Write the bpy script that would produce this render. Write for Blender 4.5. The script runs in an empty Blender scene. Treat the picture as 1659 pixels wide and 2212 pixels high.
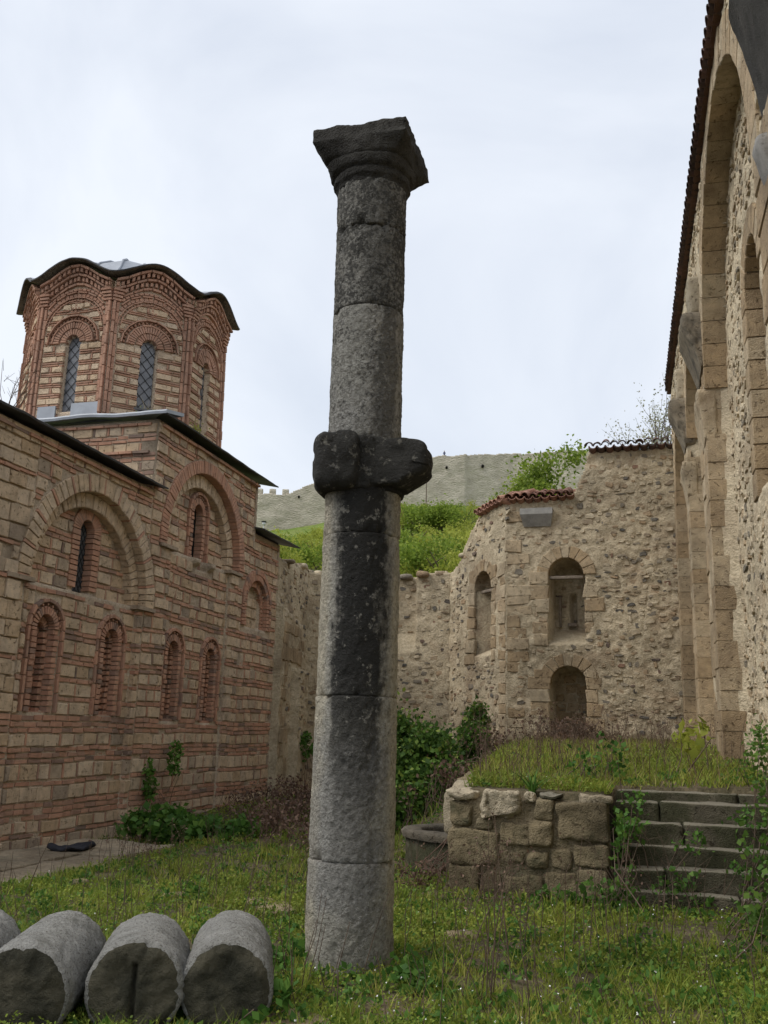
import bpy, math, random
import numpy as np
from mathutils import Matrix, Vector
R = math.radians
sc = bpy.context.scene
col = sc.collection
rng = np.random.default_rng(7)

# ------------------------------------------------------------ camera
F, CX, CY = 2062.0, 829.5, 1106.0          # focal length and centre on a 1659 x 2212 picture
yaw, pitch, roll = R(16.0), R(13.15), R(1.5)
EYE = np.array([0, 0, 1.6])
f0 = np.array([-math.sin(yaw)*math.cos(pitch), math.cos(yaw)*math.cos(pitch), math.sin(pitch)])
r0 = np.array([math.cos(yaw), math.sin(yaw), 0])
u0 = np.cross(r0, f0)
CR = r0*math.cos(roll)+u0*math.sin(roll)
CU = u0*math.cos(roll)-r0*math.sin(roll)
cd = bpy.data.cameras.new('camera'); cam = bpy.data.objects.new('camera', cd); col.objects.link(cam)
M = Matrix([[CR[i], CU[i], -f0[i], EYE[i]] for i in range(3)]+[[0, 0, 0, 1]])
cam.matrix_world = M
cd.sensor_fit = 'VERTICAL'; cd.sensor_height = 36; cd.sensor_width = 27; cd.lens = F/2212*36
cd.clip_start = .05; cd.clip_end = 6000
sc.camera = cam

# ------------------------------------------------------------ world: overcast sky
SUN_EL, SUN_AZ = R(50), R(-120)             # azimuth from +Y towards +X
w = bpy.data.worlds.new('World'); sc.world = w; w.use_nodes = True
nt = w.node_tree; nt.nodes.clear()
N = nt.nodes.new
wo = N('ShaderNodeOutputWorld'); bg = N('ShaderNodeBackground'); sky = N('ShaderNodeTexSky')
sky.sky_type = 'NISHITA'; sky.sun_disc = False; sky.sun_elevation = SUN_EL; sky.sun_rotation = SUN_AZ
sky.air_density = 1.3; sky.dust_density = 2.0
tc = N('ShaderNodeTexCoord'); mp = N('ShaderNodeMapping'); mp.inputs['Scale'].default_value = (1.3, 1.3, 1.8)
mp.inputs['Location'].default_value = (.35, .2, .1)
n1 = N('ShaderNodeTexNoise'); n1.inputs['Scale'].default_value = 1.45; n1.inputs['Detail'].default_value = 6; n1.inputs['Roughness'].default_value = .52
n1.inputs['Distortion'].default_value = .5
n2 = N('ShaderNodeTexNoise'); n2.inputs['Scale'].default_value = 1.1; n2.inputs['Detail'].default_value = 5
cr = N('ShaderNodeValToRGB'); e = cr.color_ramp.elements
e[0].position = .34; e[0].color = (4.35, 4.75, 5.5, 1); e[1].position = .64; e[1].color = (6.05, 6.35, 6.85, 1)
rm = N('ShaderNodeMapRange'); rm.inputs[1].default_value = .35; rm.inputs[2].default_value = .75; rm.inputs[3].default_value = .99; rm.inputs[4].default_value = .84
mx = N('ShaderNodeMix'); mx.data_type = 'RGBA'
L = nt.links.new
L(tc.outputs['Generated'], mp.inputs[0]); L(mp.outputs[0], n1.inputs['Vector']); L(mp.outputs[0], n2.inputs['Vector'])
L(n1.outputs[0], cr.inputs[0]); L(n2.outputs[0], rm.inputs[0]); L(rm.outputs[0], mx.inputs[0])
L(sky.outputs[0], mx.inputs[6]); L(cr.outputs[0], mx.inputs[7]); L(mx.outputs[2], bg.inputs[0])
bg.inputs[1].default_value = .1
L(bg.outputs[0], wo.inputs[0])
sd = bpy.data.lights.new('sun', 'SUN'); sun = bpy.data.objects.new('sun', sd); col.objects.link(sun)
sd.energy = 1.5; sd.angle = R(40); sd.color = (1, .96, .9)
dirv = Vector((math.sin(SUN_AZ)*math.cos(SUN_EL), math.cos(SUN_AZ)*math.cos(SUN_EL), math.sin(SUN_EL)))
sun.rotation_euler = dirv.to_track_quat('Z', 'Y').to_euler()
vs = sc.view_settings; vs.view_transform = 'Standard'; vs.look = 'None'; vs.gamma = 1; vs.exposure = 0.65
vs.use_curve_mapping = False
sc.cycles.max_bounces = 6; sc.cycles.diffuse_bounces = 4; sc.cycles.transparent_max_bounces = 6
sc.cycles.use_denoising = True

# ------------------------------------------------------------ materials
MATS = {}
class NT:
    def __init__(s, name, rough=.9):
        m = bpy.data.materials.new(name); m.use_nodes = True; s.m = m; s.t = m.node_tree
        s.b = s.t.nodes['Principled BSDF']; s.b.inputs['Roughness'].default_value = rough
        s.b.inputs['Specular IOR Level'].default_value = .2
        g = s.t.nodes.new('ShaderNodeNewGeometry'); s.pos = g.outputs['Position']; s.nrm = g.outputs['Normal']; MATS[name] = m
    def n(s, typ, **k):
        o = s.t.nodes.new('ShaderNode'+typ)
        for a, v in k.items():
            if a.startswith('i_'): o.inputs[a[2:]].default_value = v
            else: setattr(o, a, v)
        return o
    def l(s, a, b): s.t.links.new(a, b)
    def scaled(s, sx, sy, sz):
        v = s.n('VectorMath', operation='MULTIPLY'); s.l(s.pos, v.inputs[0]); v.inputs[1].default_value = (sx, sy, sz); return v.outputs[0]
    def noise(s, scale, detail=4, rough=.55, vec=None, dist=0):
        o = s.n('TexNoise', i_Scale=scale, i_Detail=detail, i_Roughness=rough, i_Distortion=dist); s.l(vec or s.pos, o.inputs['Vector']); return o.outputs[0]
    def voro(s, scale, vec=None):
        o = s.n('TexVoronoi', i_Scale=scale); s.l(vec or s.pos, o.inputs['Vector']); return o
    def rng(s, x, a, b, c=0., d=1., smooth=True):
        o = s.n('MapRange'); o.interpolation_type = 'SMOOTHSTEP' if smooth else 'LINEAR'
        s.l(x, o.inputs[0]); o.inputs[1].default_value = a; o.inputs[2].default_value = b; o.inputs[3].default_value = c; o.inputs[4].default_value = d; return o.outputs[0]
    def ramp(s, x, stops):
        o = s.n('ValToRGB'); e = o.color_ramp.elements
        while len(e) < len(stops): e.new(.5)
        for q, (p, c) in zip(e, stops): q.position = p; q.color = (*c, 1)
        s.l(x, o.inputs[0]); return o.outputs[0]
    def mix(s, fac, a, b, mode='MIX'):
        o = s.n('Mix', data_type='RGBA', blend_type=mode)
        for v, i in ((fac, 0), (a, 6), (b, 7)):
            if isinstance(v, (int, float)): o.inputs[i].default_value = v
            elif isinstance(v, tuple): o.inputs[i].default_value = (*v, 1)
            else: s.l(v, o.inputs[i])
        return o.outputs[2]
    def math(s, op, a, b=0.):
        o = s.n('Math', operation=op)
        for i, v in enumerate((a, b)):
            if isinstance(v, (int, float)): o.inputs[i].default_value = v
            else: s.l(v, o.inputs[i])
        return o.outputs[0]
    def attr(s, name='rnd'):
        return s.n('Attribute', attribute_name=name).outputs['Fac']
    def sep(s):
        o = s.n('SeparateXYZ'); s.l(s.pos, o.inputs[0]); return o.outputs
    def out(s, c, bump=None, dist=.02, strength=1.):
        if isinstance(c, tuple): s.b.inputs['Base Color'].default_value = (*c, 1)
        else: s.l(c, s.b.inputs['Base Color'])
        if bump is not None:
            o = s.n('Bump', i_Distance=dist, i_Strength=strength); s.l(bump, o.inputs['Height']); s.l(o.outputs[0], s.b.inputs['Normal'])
        return s.m

WARM = {'rubble', 'rubble_mortar', 'ashlar', 'rubble_pale', 'right_mortar', 'fort', 'pale_stone', 'mossy_stone', 'dark_mortar'}
def wm(name, c): return tuple(a*b for a, b in zip(c, (1, .965, .89))) if name in WARM else c
def grime(t, c, lo=.55, hi=1.15, scale=.7):
    g = t.rng(t.noise(scale, 5, .6), .3, .7, lo, hi)
    return t.mix(1., c, t.mix(g, (0, 0, 0), (1, 1, 1)), 'MULTIPLY')

def m_stone(name, stops, pit=.6, pitscale=26, bump=.02, gl=.6, lich=None, lf=(.52, .7), stain=None, top_col=None, stf=.6):
    t = NT(name); c = t.ramp(t.attr(), [(q, wm(name, k)) for q, k in stops])
    c = t.mix(1., c, t.ramp(t.noise(7, 5, .6), [(.25, (.74, .72, .69)), (.5, (1.04, 1.03, 1.01)), (.8, (1.3, 1.27, 1.2))]), 'MULTIPLY')
    nz = t.noise(pitscale, 4, .65, dist=.6)
    p = t.rng(nz, .30, .42, 1-pit, 1.)
    c = t.mix(1., c, t.mix(p, (.25, .2, .15), (1, 1, 1)), 'MULTIPLY')
    c = grime(t, c, gl)
    if stain: c = t.mix(t.rng(t.noise(.9, 6, .68, dist=.5), .5, .72, 0, stf), c, stain)
    if lich:
        c = t.mix(t.rng(t.noise(1.7, 6, .7), *lf, 0, .85), c, lich)
    if top_col:
        sx_ = t.n('SeparateXYZ'); t.l(t.nrm, sx_.inputs[0]); c = t.mix(t.rng(t.math('ADD', sx_.outputs[2], t.math('MULTIPLY', t.noise(5, 4), .5)), .8, 1.2, 0., .7), c, top_col)  # upward faces mixed towards a paler colour, broken up by noise
    h = t.math('ADD', t.math('MULTIPLY', p, .8), t.noise(60, 3, .6))
    return t.out(c, h, bump)

m_stone('travertine', [(0, (.52, .38, .245)), (.3, (.64, .49, .335)), (.55, (.60, .47, .335)), (.75, (.68, .54, .39)), (.9, (.48, .38, .28)), (1, (.33, .265, .205))], pitscale=17, pit=.8, bump=.03, stain=(.27, .205, .15), stf=.5, gl=.95)
m_stone('brick', [(0, (.41, .225, .155)), (.4, (.48, .275, .19)), (.75, (.41, .25, .18)), (.92, (.30, .195, .15)), (1, (.21, .155, .125))], stain=(.24, .165, .125), stf=.4, pit=.35, pitscale=40, bump=.010, gl=.95)
m_stone('drum_stone', [(0, (.56, .42, .285)), (.5, (.66, .51, .36)), (1, (.58, .46, .34))], pit=.6, gl=.8)
m_stone('drum_brick', [(0, (.42, .235, .165)), (.5, (.49, .29, .205)), (1, (.43, .265, .195))], pit=.3, pitscale=40, bump=.012, gl=.7)
m_stone('rubble', [(0, (.58, .51, .40)), (.25, (.66, .59, .47)), (.45, (.46, .40, .31)), (.62, (.43, .32, .22)), (.76, (.33, .295, .245)), (.87, (.20, .19, .175)), (.95, (.12, .12, .12)), (1, (.32, .2, .15))], pit=.45, pitscale=22, bump=.03, gl=.72, stain=(.33, .25, .165))
m_stone('rubble_pale', [(0, (.60, .53, .42)), (.35, (.68, .61, .49)), (.6, (.54, .46, .35)), (.78, (.48, .38, .27)), (.92, (.38, .345, .29)), (1, (.22, .21, .19))], pit=.45, pitscale=22, bump=.03, gl=.8, stain=(.40, .31, .21), stf=.5)
m_stone('ashlar', [(0, (.45, .345, .23)), (.5, (.52, .42, .30)), (.8, (.56, .48, .365)), (1, (.42, .32, .21))], pit=.8, pitscale=15, bump=.035, gl=.6, stain=(.31, .225, .14))
m_stone('mossy_stone', [(0, (.22, .185, .125)), (.5, (.29, .245, .165)), (.85, (.20, .175, .125)), (1, (.42, .37, .285))], pit=.6, pitscale=16, bump=.03, gl=.45, lich=(.06, .065, .035))
m_stone('pale_stone', [(0, (.38, .335, .26)), (1, (.48, .43, .345))], pit=.7, pitscale=18, bump=.03, gl=.7)
m_stone('grey_stone', [(0, (.30, .295, .28)), (1, (.36, .35, .33))], pit=.4, pitscale=30, bump=.01, gl=.7)
m_stone('step_stone', [(0, (.11, .10, .07)), (1, (.17, .15, .11))], pit=.7, pitscale=18, bump=.03, gl=.5, lich=(.05, .052, .026), lf=(.38, .58), top_col=(.30, .27, .21))
m_stone('tile', [(0, (.36, .19, .14)), (.5, (.46, .26, .19)), (1, (.27, .15, .115))], pit=.3, pitscale=30, bump=.008, gl=.5)
m_stone('old_tile', [(0, (.085, .06, .055)), (.6, (.12, .085, .075)), (1, (.17, .10, .085))], pit=.3, pitscale=30, bump=.008, gl=.5)
m_stone('capital_stone', [(0, (.04, .039, .036)), (1, (.085, .08, .07))], pit=.6, pitscale=18, bump=.04, gl=.45, lich=(.30, .285, .25), lf=(.62, .74))
m_stone('corbel_stone', [(0, (.15, .135, .11)), (1, (.38, .325, .245))], pit=.7, pitscale=14, bump=.05, gl=.5, lich=(.10, .09, .072), lf=(.47, .66))

def m_mortar(name, a, b, bump=.03, gl=.6, sc_=14, stain=None):
    t = NT(name); c = t.ramp(t.noise(3.1, 6, .65), [(.3, wm(name, a)), (.7, wm(name, b))])
    c = t.mix(1., c, t.ramp(t.noise(sc_*2, 4, .6), [(.3, (.7, .68, .64)), (.6, (1.05, 1.04, 1.02))]), 'MULTIPLY')
    if stain: c = t.mix(t.rng(t.noise(.9, 6, .68, dist=.5), .48, .68, 0, .8), c, stain)
    c = grime(t, c, gl)
    h = t.math('ADD', t.noise(sc_, 5, .65), t.math('MULTIPLY', t.noise(sc_*4, 3), .4))
    return t.out(c, h, bump)
m_mortar('church_mortar', (.56, .45, .335), (.66, .55, .42), .04, .82, 14, (.27, .215, .16))
m_mortar('drum_mortar', (.58, .46, .345), (.66, .54, .41), gl=.85)
m_mortar('rubble_mortar', (.52, .45, .34), (.62, .55, .43), .045, .72, 8, (.37, .28, .185))
m_mortar('right_mortar', (.58, .505, .385), (.67, .60, .475), .045, .8, 8, (.43, .34, .23))
m_mortar('plaster', (.55, .48, .37), (.62, .56, .45), .01, .8)
m_mortar('dark_mortar', (.25, .21, .145), (.33, .28, .195), .06, .5, 9, (.12, .115, .07))
m_mortar('pavement_stone', (.34, .275, .195), (.46, .38, .27), .04, .6, 7, (.27, .24, .17))
t = NT('fort_stone'); vv_ = t.scaled(1., 1., 2.2); vo = t.voro(1.9, vv_)
sp_ = t.n('SeparateXYZ'); t.l(vo.outputs['Color'], sp_.inputs[0]); c = t.mix(.55, t.ramp(t.noise(.12, 6, .65), [(.3, (.46, .41, .325)), (.7, (.60, .54, .435))]), t.ramp(sp_.outputs[0], [(0, (.22, .2, .165)), (.5, (.42, .375, .30)), (1, (.58, .53, .44))]))
c = t.mix(.72, c, t.ramp(t.noise(.5, 6, .7), [(.3, (.40, .355, .28)), (.7, (.62, .56, .45))]))
c = t.mix(t.rng(t.noise(.07, 5, .6), .5, .68, 0, .5), c, (.34, .30, .235))
t.out(c, vo.outputs['Distance'], .12)

def m_plain(name, c, rough=.8, var=.25, scale=6, metal=0, bump=None):
    t = NT(name, rough); t.b.inputs['Metallic'].default_value = metal
    lo = tuple(x*(1-var) for x in c); hi = tuple(x*(1+var) for x in c)
    nz = t.noise(scale, 5, .6)
    return t.out(t.ramp(nz, [(.3, lo), (.7, hi)]), nz if bump else None, bump or 0)
m_plain('lead', (.33, .35, .38), .5, .15, 3, .3)
m_plain('dark_sheet', (.055, .055, .057), .55, .3, 3)
m_plain('old_wood', (.22, .18, .14), .85, .35, 14, bump=.01)
m_plain('fascia_wood', (.12, .065, .045), .7, .2, 8)
m_plain('dark', (.012, .011, .01), 1, .2)
m_plain('lattice', (.03, .032, .034), .6, .2)
m_plain('white_metal', (.6, .6, .6), .5, .1)
m_plain('cloth_dark', (.03, .03, .036), .9, .3)
m_plain('cloth_blue', (.08, .09, .16), .9, .2)
m_plain('skin', (.4, .25, .18), .7, .1)
m_plain('twig', (.13, .095, .07), .9, .3, 9)
m_plain('dry_stem', (.12, .085, .062), .9, .4, 5)
m_plain('dead_weed', (.13, .082, .062), .9, .4, 5)
m_plain('straw', (.36, .29, .17), .9, .2, 5)
m_plain('petal', (.8, .8, .78), .7, .05)
t = NT('window_glass', .28); t.b.inputs['Specular IOR Level'].default_value = .6
t.out(t.ramp(t.noise(4, 4), [(.3, (.11, .115, .122)), (.7, (.19, .195, .21))]), t.noise(9), .01)
t = NT('dark_glass', .3); t.out(t.ramp(t.noise(4, 4), [(.3, (.05, .055, .06)), (.7, (.11, .115, .12))]), t.noise(9), .01)

def m_leaf(name, stops, tr=.35):
    t = NT(name, .6); c = t.ramp(t.attr(), stops)
    c = t.mix(1., c, t.ramp(t.noise(1.1, 3), [(.3, (.72, .74, .7)), (.7, (1.18, 1.15, 1.1))]), 'MULTIPLY')
    t.l(c, t.b.inputs['Base Color'])
    tl = t.n('BsdfTranslucent'); t.l(c, tl.inputs[0]); ms = t.n('MixShader'); ms.inputs[0].default_value = tr
    t.l(t.b.outputs[0], ms.inputs[1]); t.l(tl.outputs[0], ms.inputs[2])
    t.l(ms.outputs[0], t.t.nodes['Material Output'].inputs[0])
m_leaf('grass_leaf', [(0, (.065, .11, .02)), (.35, (.165, .24, .038)), (.7, (.28, .335, .055)), (.9, (.38, .38, .085)), (1, (.30, .235, .11))])
m_leaf('weed_leaf', [(0, (.05, .12, .025)), (.6, (.09, .20, .035)), (1, (.15, .26, .05))])
m_leaf('ivy_leaf', [(0, (.04, .085, .02)), (.5, (.08, .16, .03)), (.85, (.14, .25, .045)), (1, (.30, .36, .07))])
m_leaf('spring_leaf', [(0, (.25, .29, .045)), (.5, (.36, .40, .065)), (1, (.46, .48, .11))], .5)
m_leaf('mid_leaf', [(0, (.13, .20, .03)), (.5, (.22, .31, .045)), (1, (.32, .40, .07))], .5)
m_leaf('olive_leaf', [(0, (.12, .14, .05)), (.5, (.19, .20, .075)), (1, (.26, .26, .10))])
m_leaf('blossom', [(0, (.30, .30, .20)), (.5, (.38, .40, .27)), (1, (.48, .46, .38))])
m_leaf('dead_leaf', [(0, (.10, .062, .048)), (.5, (.16, .10, .075)), (1, (.20, .13, .09))], .2)

t = NT('ground_earth')
c = t.ramp(t.noise(2.2, 6, .65), [(.3, (.055, .052, .03)), (.5, (.10, .085, .052)), (.72, (.19, .15, .105))])
c = t.mix(1., c, t.ramp(t.noise(25, 4), [(.3, (.6, .6, .55)), (.7, (1.25, 1.2, 1.15))]), 'MULTIPLY')
t.out(c, t.noise(14, 5), .05)
t = NT('hill_grass')
c = t.ramp(t.noise(.09, 6, .65), [(.3, (.10, .155, .035)), (.5, (.15, .205, .045)), (.7, (.205, .22, .075))])
c = t.mix(1., c, t.ramp(t.noise(1.2, 4), [(.3, (.65, .68, .6)), (.7, (1.2, 1.2, 1.1))]), 'MULTIPLY')
t.out(c, t.noise(.8, 5), .5)

# column: grey limestone with a black lichen streak down the weathered side
def m_column(name, a0, wid, top, base=(.36, .335, .285), lich=(.035, .034, .031), buff=(.46, .39, .27), thr=(.42, .6), grey=.5):
    t = NT(name); x, y, z = t.sep()
    dx = t.math('SUBTRACT', x, COLX); dy = t.math('SUBTRACT', y, COLY)
    ang = t.math('ARCTAN2', dx, t.math('MULTIPLY', dy, -1.))       # 0 faces -Y, + towards +X
    d = t.math('ABSOLUTE', t.math('SUBTRACT', ang, a0))
    nz = t.math('ADD', t.math('MULTIPLY', t.noise(1., 6, .65, vec=t.scaled(6., 6., 1.1)), .6), t.math('MULTIPLY', t.noise(14, 5, .7), .4)); nf = t.noise(34, 6, .75, dist=.25)
    band = t.rng(t.math('ADD', d, t.math('MULTIPLY', t.math('SUBTRACT', nz, .5), 1.9)), wid*.6, wid*1.15, 1., 0.)
    c = t.mix(t.rng(t.math('ADD', d, t.math('MULTIPLY', nz, .5)), wid+.25, wid+.55), base, buff)
    c = t.mix(t.rng(t.noise(1.4, 4, .6), .45, .6, 0, grey), c, (.27, .265, .26))
    c = t.mix(1., c, t.ramp(t.noise(30, 5, .7), [(.3, (.5, .48, .45)), (.5, (1, 1, 1)), (.7, (1.3, 1.3, 1.28))]), 'MULTIPLY')
    spots = t.rng(t.math('ADD', t.math('MULTIPLY', nf, .65), t.math('MULTIPLY', t.noise(4.5, 5, .7), .35)), thr[0], thr[1])
    hz = t.rng(t.math('ADD', z, t.math('MULTIPLY', nz, .8)), top[0], top[1], top[2], top[3])
    lf = t.math('MAXIMUM', t.math('MULTIPLY', band, hz), t.math('MULTIPLY', spots, t.rng(z, 2.6, 4.2, .25, .85)))
    keep = t.rng(t.noise(13, 5, .7), .57, .66, 0, .6)
    lf = t.math('SUBTRACT', lf, t.math('MULTIPLY', lf, keep))
    c = t.mix(lf, c, lich)
    h = t.math('ADD', t.math('MULTIPLY', nf, 1.), t.math('MULTIPLY', t.noise(55, 3), .5))
    t.out(c, h, .05)
COLX, COLY = -2.2, 7.05
m_column('column_low', .33, .78, (.7, 2.5, .18, 1.), base=(.41, .39, .335), buff=(.53, .48, .375))
m_column('column_mid', .9, .35, (3.6, 4.0, .5, .6), base=(.37, .355, .315), buff=(.33, .32, .285), thr=(.47, .60), grey=.3)
m_column('column_high', .5, .55, (3.6, 4.0, .35, .45), base=(.28, .27, .24), buff=(.28, .27, .24), thr=(.42, .53), grey=.3)
m_column('column_collar', .4, 3.5, (.5, .6, .93, .96), base=(.30, .285, .24), thr=(.3, .45))
def m_log(name, end):
    t = NT(name)
    c = t.ramp(t.noise(4, 6, .7), [(.28, (.24, .235, .205)), (.5, (.40, .39, .36)), (.75, (.54, .525, .49))])
    c = t.mix(1., c, t.ramp(t.noise(75, 5, .75), [(.36, (.35, .33, .3)), (.47, (1, 1, 1)), (.7, (1.15, 1.15, 1.12))]), 'MULTIPLY')
    if end: c = t.mix(t.rng(t.noise(3.3, 6, .65), .36, .62, .3, 1.), (.19, .17, .115), (.06, .058, .04))
    return t.out(c, t.noise(26, 6, .75), .08)
m_log('log_stone', False); m_log('log_end', True)

# ------------------------------------------------------------ mesh helpers
WLOC = {}
def tag(o, label=None, cat=None, group=None, kind=None):
    if label: o['label'] = label
    if cat: o['category'] = cat
    if group: o['group'] = group
    if kind: o['kind'] = kind
    return o
def empty(name, loc, label, cat, group=None):
    o = bpy.data.objects.new(name, None); col.objects.link(o); o.location = loc; WLOC[o.name] = np.array(loc, float)
    o.empty_display_size = .2
    return tag(o, label, cat, group)
def mesh_np(name, V, polys=None, quads=None, tris=None, rnd=None, smooth=False):
    me = bpy.data.meshes.new(name)
    V = np.asarray(V, np.float32)
    if polys is not None:
        me.from_pydata(V.tolist(), [], polys)
    else:
        f = []
        ls = []; vi = []
        if quads is not None and len(quads): vi.append(np.asarray(quads, np.int32).ravel()); ls.append(np.full(len(quads), 4))
        if tris is not None and len(tris): vi.append(np.asarray(tris, np.int32).ravel()); ls.append(np.full(len(tris), 3))
        vi = np.concatenate(vi); tot = np.concatenate(ls); st = np.concatenate([[0], np.cumsum(tot)[:-1]])
        me.vertices.add(len(V)); me.vertices.foreach_set('co', V.ravel())
        me.loops.add(len(vi)); me.loops.foreach_set('vertex_index', vi.astype(np.int32))
        me.polygons.add(len(tot)); me.polygons.foreach_set('loop_start', st.astype(np.int32)); me.polygons.foreach_set('loop_total', tot.astype(np.int32))
        me.update(calc_edges=True)
    if rnd is not None:
        a = me.attributes.new('rnd', 'FLOAT', 'POINT'); a.data.foreach_set('value', np.broadcast_to(np.asarray(rnd, np.float32), (len(V),)).ravel().copy())
    if smooth: me.polygons.foreach_set('use_smooth', np.ones(len(me.polygons), bool))
    return me
def obj(name, V, polys=None, quads=None, tris=None, mat=None, parent=None, rnd=.5, smooth=False, origin=None, **k):
    V = np.asarray(V, float)
    c = (V.min(0)+V.max(0))/2 if origin is None else np.array(origin, float)
    if origin is None: c[2] = V[:, 2].min()
    me = mesh_np(name, V-c, polys, quads, tris, rnd, smooth)
    me.materials.append(MATS[mat])
    o = bpy.data.objects.new(name, me); col.objects.link(o)
    WLOC[o.name] = c
    if parent is not None: o.parent = parent; o.location = c-WLOC[parent.name]
    else: o.location = c
    return tag(o, **k)

def _h(ix, iy, iz, s):
    n = (ix*374761393+iy*668265263+iz*2147483647+s*974634777) & 0xffffffff
    n = ((n ^ (n >> 13))*1274126177) & 0xffffffff
    return ((n ^ (n >> 16)) & 0xffff)/65535.
def vnoise(p, s=0):
    p = np.asarray(p, float)
    if p.shape[-1] == 2: p = np.concatenate([p, np.zeros(p.shape[:-1]+(1,))], -1)
    i = np.floor(p).astype(np.int64); f = p-i; f = f*f*(3-2*f); r = 0
    for a in (0, 1):
        for b in (0, 1):
            for c in (0, 1):
                wt = (f[..., 0] if a else 1-f[..., 0])*(f[..., 1] if b else 1-f[..., 1])*(f[..., 2] if c else 1-f[..., 2])
                r = r+wt*_h(i[..., 0]+a, i[..., 1]+b, i[..., 2]+c, s)
    return r*2-1
def fbm(p, s=0, o=4):
    p = np.asarray(p, float); r = 0; a = 1
    for k in range(o): r = r+a*vnoise(p, s+k*17); p = p*2.03; a *= .5
    return r/1.8

def proj(V):
    v = np.asarray(V, float)-EYE; d = np.maximum(v@f0, .01)
    return np.stack([CX+F*(v@CR)/d, CY-F*(v@CU)/d], -1)

# ---- masonry piece collector
def prism(poly, w0, w1, ch, P, jw=0.):
    poly = np.asarray(poly, float); n = len(poly); c = poly.mean(0)
    d = c-poly; d /= np.maximum(np.linalg.norm(d, axis=1, keepdims=True), 1e-6)
    inn = poly+d*ch*1.3
    tilt = rng.normal(0, jw, n)
    u = np.concatenate([poly[:, 0], poly[:, 0], inn[:, 0]]); v = np.concatenate([poly[:, 1], poly[:, 1], inn[:, 1]])
    ww = np.concatenate([np.full(n, w0), np.full(n, w1-ch), np.full(n, w1)+tilt])
    V = P(u, v, ww)
    k = np.arange(n); k2 = (k+1) % n
    Fc = [(a, b, b+n, a+n) for a, b in zip(k, k2)]+[(a+n, b+n, b+2*n, a+2*n) for a, b in zip(k, k2)]+[tuple(range(2*n, 3*n))]
    return V, [tuple(int(i) for i in f) for f in Fc]
def stone(cu, cv, ru, rv, w0, w1, P):
    n = int(rng.integers(5, 9)); a = np.linspace(0, 2*np.pi, n, endpoint=False)+rng.uniform(-.32, .32, n)+rng.uniform(0, 1); ex = rng.uniform(.4, .75)
    rr = rng.uniform(.72, 1.12, n)
    x = np.sign(np.cos(a))*np.abs(np.cos(a))**ex*ru*rr; y = np.sign(np.sin(a))*np.abs(np.sin(a))**ex*rv*rr
    t = rng.normal(0, .12); x, y = x*math.cos(t)-y*math.sin(t), x*math.sin(t)+y*math.cos(t)
    u = np.concatenate([cu+x, cu+x*.93, cu+x*.84+rng.normal(0, .05, n)*ru]); v = np.concatenate([cv+y, cv+y*.95, cv+y*.8+rng.normal(0, .05, n)*rv])
    d = w1-w0
    ww = np.concatenate([np.full(n, w0), w0+d*rng.uniform(.72, .92, n), w0+d*rng.uniform(.8, 1.12, n)])
    V = P(u, v, ww); k = np.arange(n); k2 = (k+1) % n
    Fc = [(a_, b, b+n, a_+n) for a_, b in zip(k, k2)]+[(a_+n, b+n, b+2*n, a_+2*n) for a_, b in zip(k, k2)]+[tuple(range(2*n, 3*n))]
    return V, [tuple(int(i) for i in f) for f in Fc]
class Masonry:
    def __init__(s): s.p = {}
    def add(s, kind, VF, rnd=None):
        s.p.setdefault(kind, []).append((VF[0], VF[1], rng.random() if rnd is None else rnd))
    def finish(s, thing, spec):
        # spec: kind -> (part name, material, parent, max parts, name for the joined rest, smooth)
        for kind, (name, mat, parent, nmax, rest, smooth) in spec.items():
            ps = s.p.get(kind, [])
            if not ps: continue
            area = []
            for V, Fc, r in ps:
                q = proj(V); q = np.clip(q, [-5, -5], [1664, 2217]); e = q.max(0)-q.min(0); area.append(e[0]*e[1])
            order = np.argsort(-np.array(area))
            for j in order[:nmax]:
                V, Fc, r = ps[j]; obj(name, V, polys=Fc, mat=mat, parent=parent, rnd=r, smooth=smooth)
            if len(order) > nmax:
                Vs = []; Fs = []; rs = []; b = 0
                for j in order[nmax:]:
                    V, Fc, r = ps[j]; Vs.append(V); Fs += [tuple(i+b for i in f) for f in Fc]; rs.append(np.full(len(V), r)); b += len(V)
                obj(rest, np.concatenate(Vs), polys=Fs, mat=mat, parent=parent, rnd=np.concatenate(rs), smooth=smooth, kind='stuff')

def field(name, us, vs_, depth, mask, P, thick, mat, parent, noise=.012, nscale=9., **k):
    """a wall body: relief of depth(u,v) over a grid, cut by mask, with sides and back"""
    us = np.asarray(us); vs_ = np.asarray(vs_)
    U, Vv = np.meshgrid(us, vs_, indexing='ij'); nu, nv = U.shape
    W = depth(U, Vv)+noise*fbm(np.stack([U*nscale, Vv*nscale], -1), 3, 3)
    fr = P(U.ravel(), Vv.ravel(), W.ravel()); bk = P(U.ravel(), Vv.ravel(), np.full(U.size, -thick))
    uc = (us[1:]+us[:-1])/2; vc = (vs_[1:]+vs_[:-1])/2
    Mk = mask(*np.meshgrid(uc, vc, indexing='ij')) if mask else np.ones((nu-1, nv-1), bool)
    id_ = np.arange(nu*nv).reshape(nu, nv)
    i, j = np.nonzero(Mk)
    a, b, c, d = id_[i, j], id_[i+1, j], id_[i+1, j+1], id_[i, j+1]
    Nn = nu*nv; q = [np.stack([a, b, c, d], 1), np.stack([d, c, b, a], 1)+Nn]
    pad = np.pad(Mk, 1)
    for di, dj, s1, s2 in ((-1, 0, d, a), (1, 0, b, c), (0, -1, a, b), (0, 1, c, d)):
        e = ~pad[i+1+di, j+1+dj]
        q.append(np.stack([s2[e], s1[e], s1[e]+Nn, s2[e]+Nn], 1))
    q = np.concatenate(q); V = np.concatenate([fr, bk])
    used, inv = np.unique(q, return_inverse=True)
    return obj(name, V[used], quads=inv.reshape(q.shape), mat=mat, parent=parent, **k)

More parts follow.
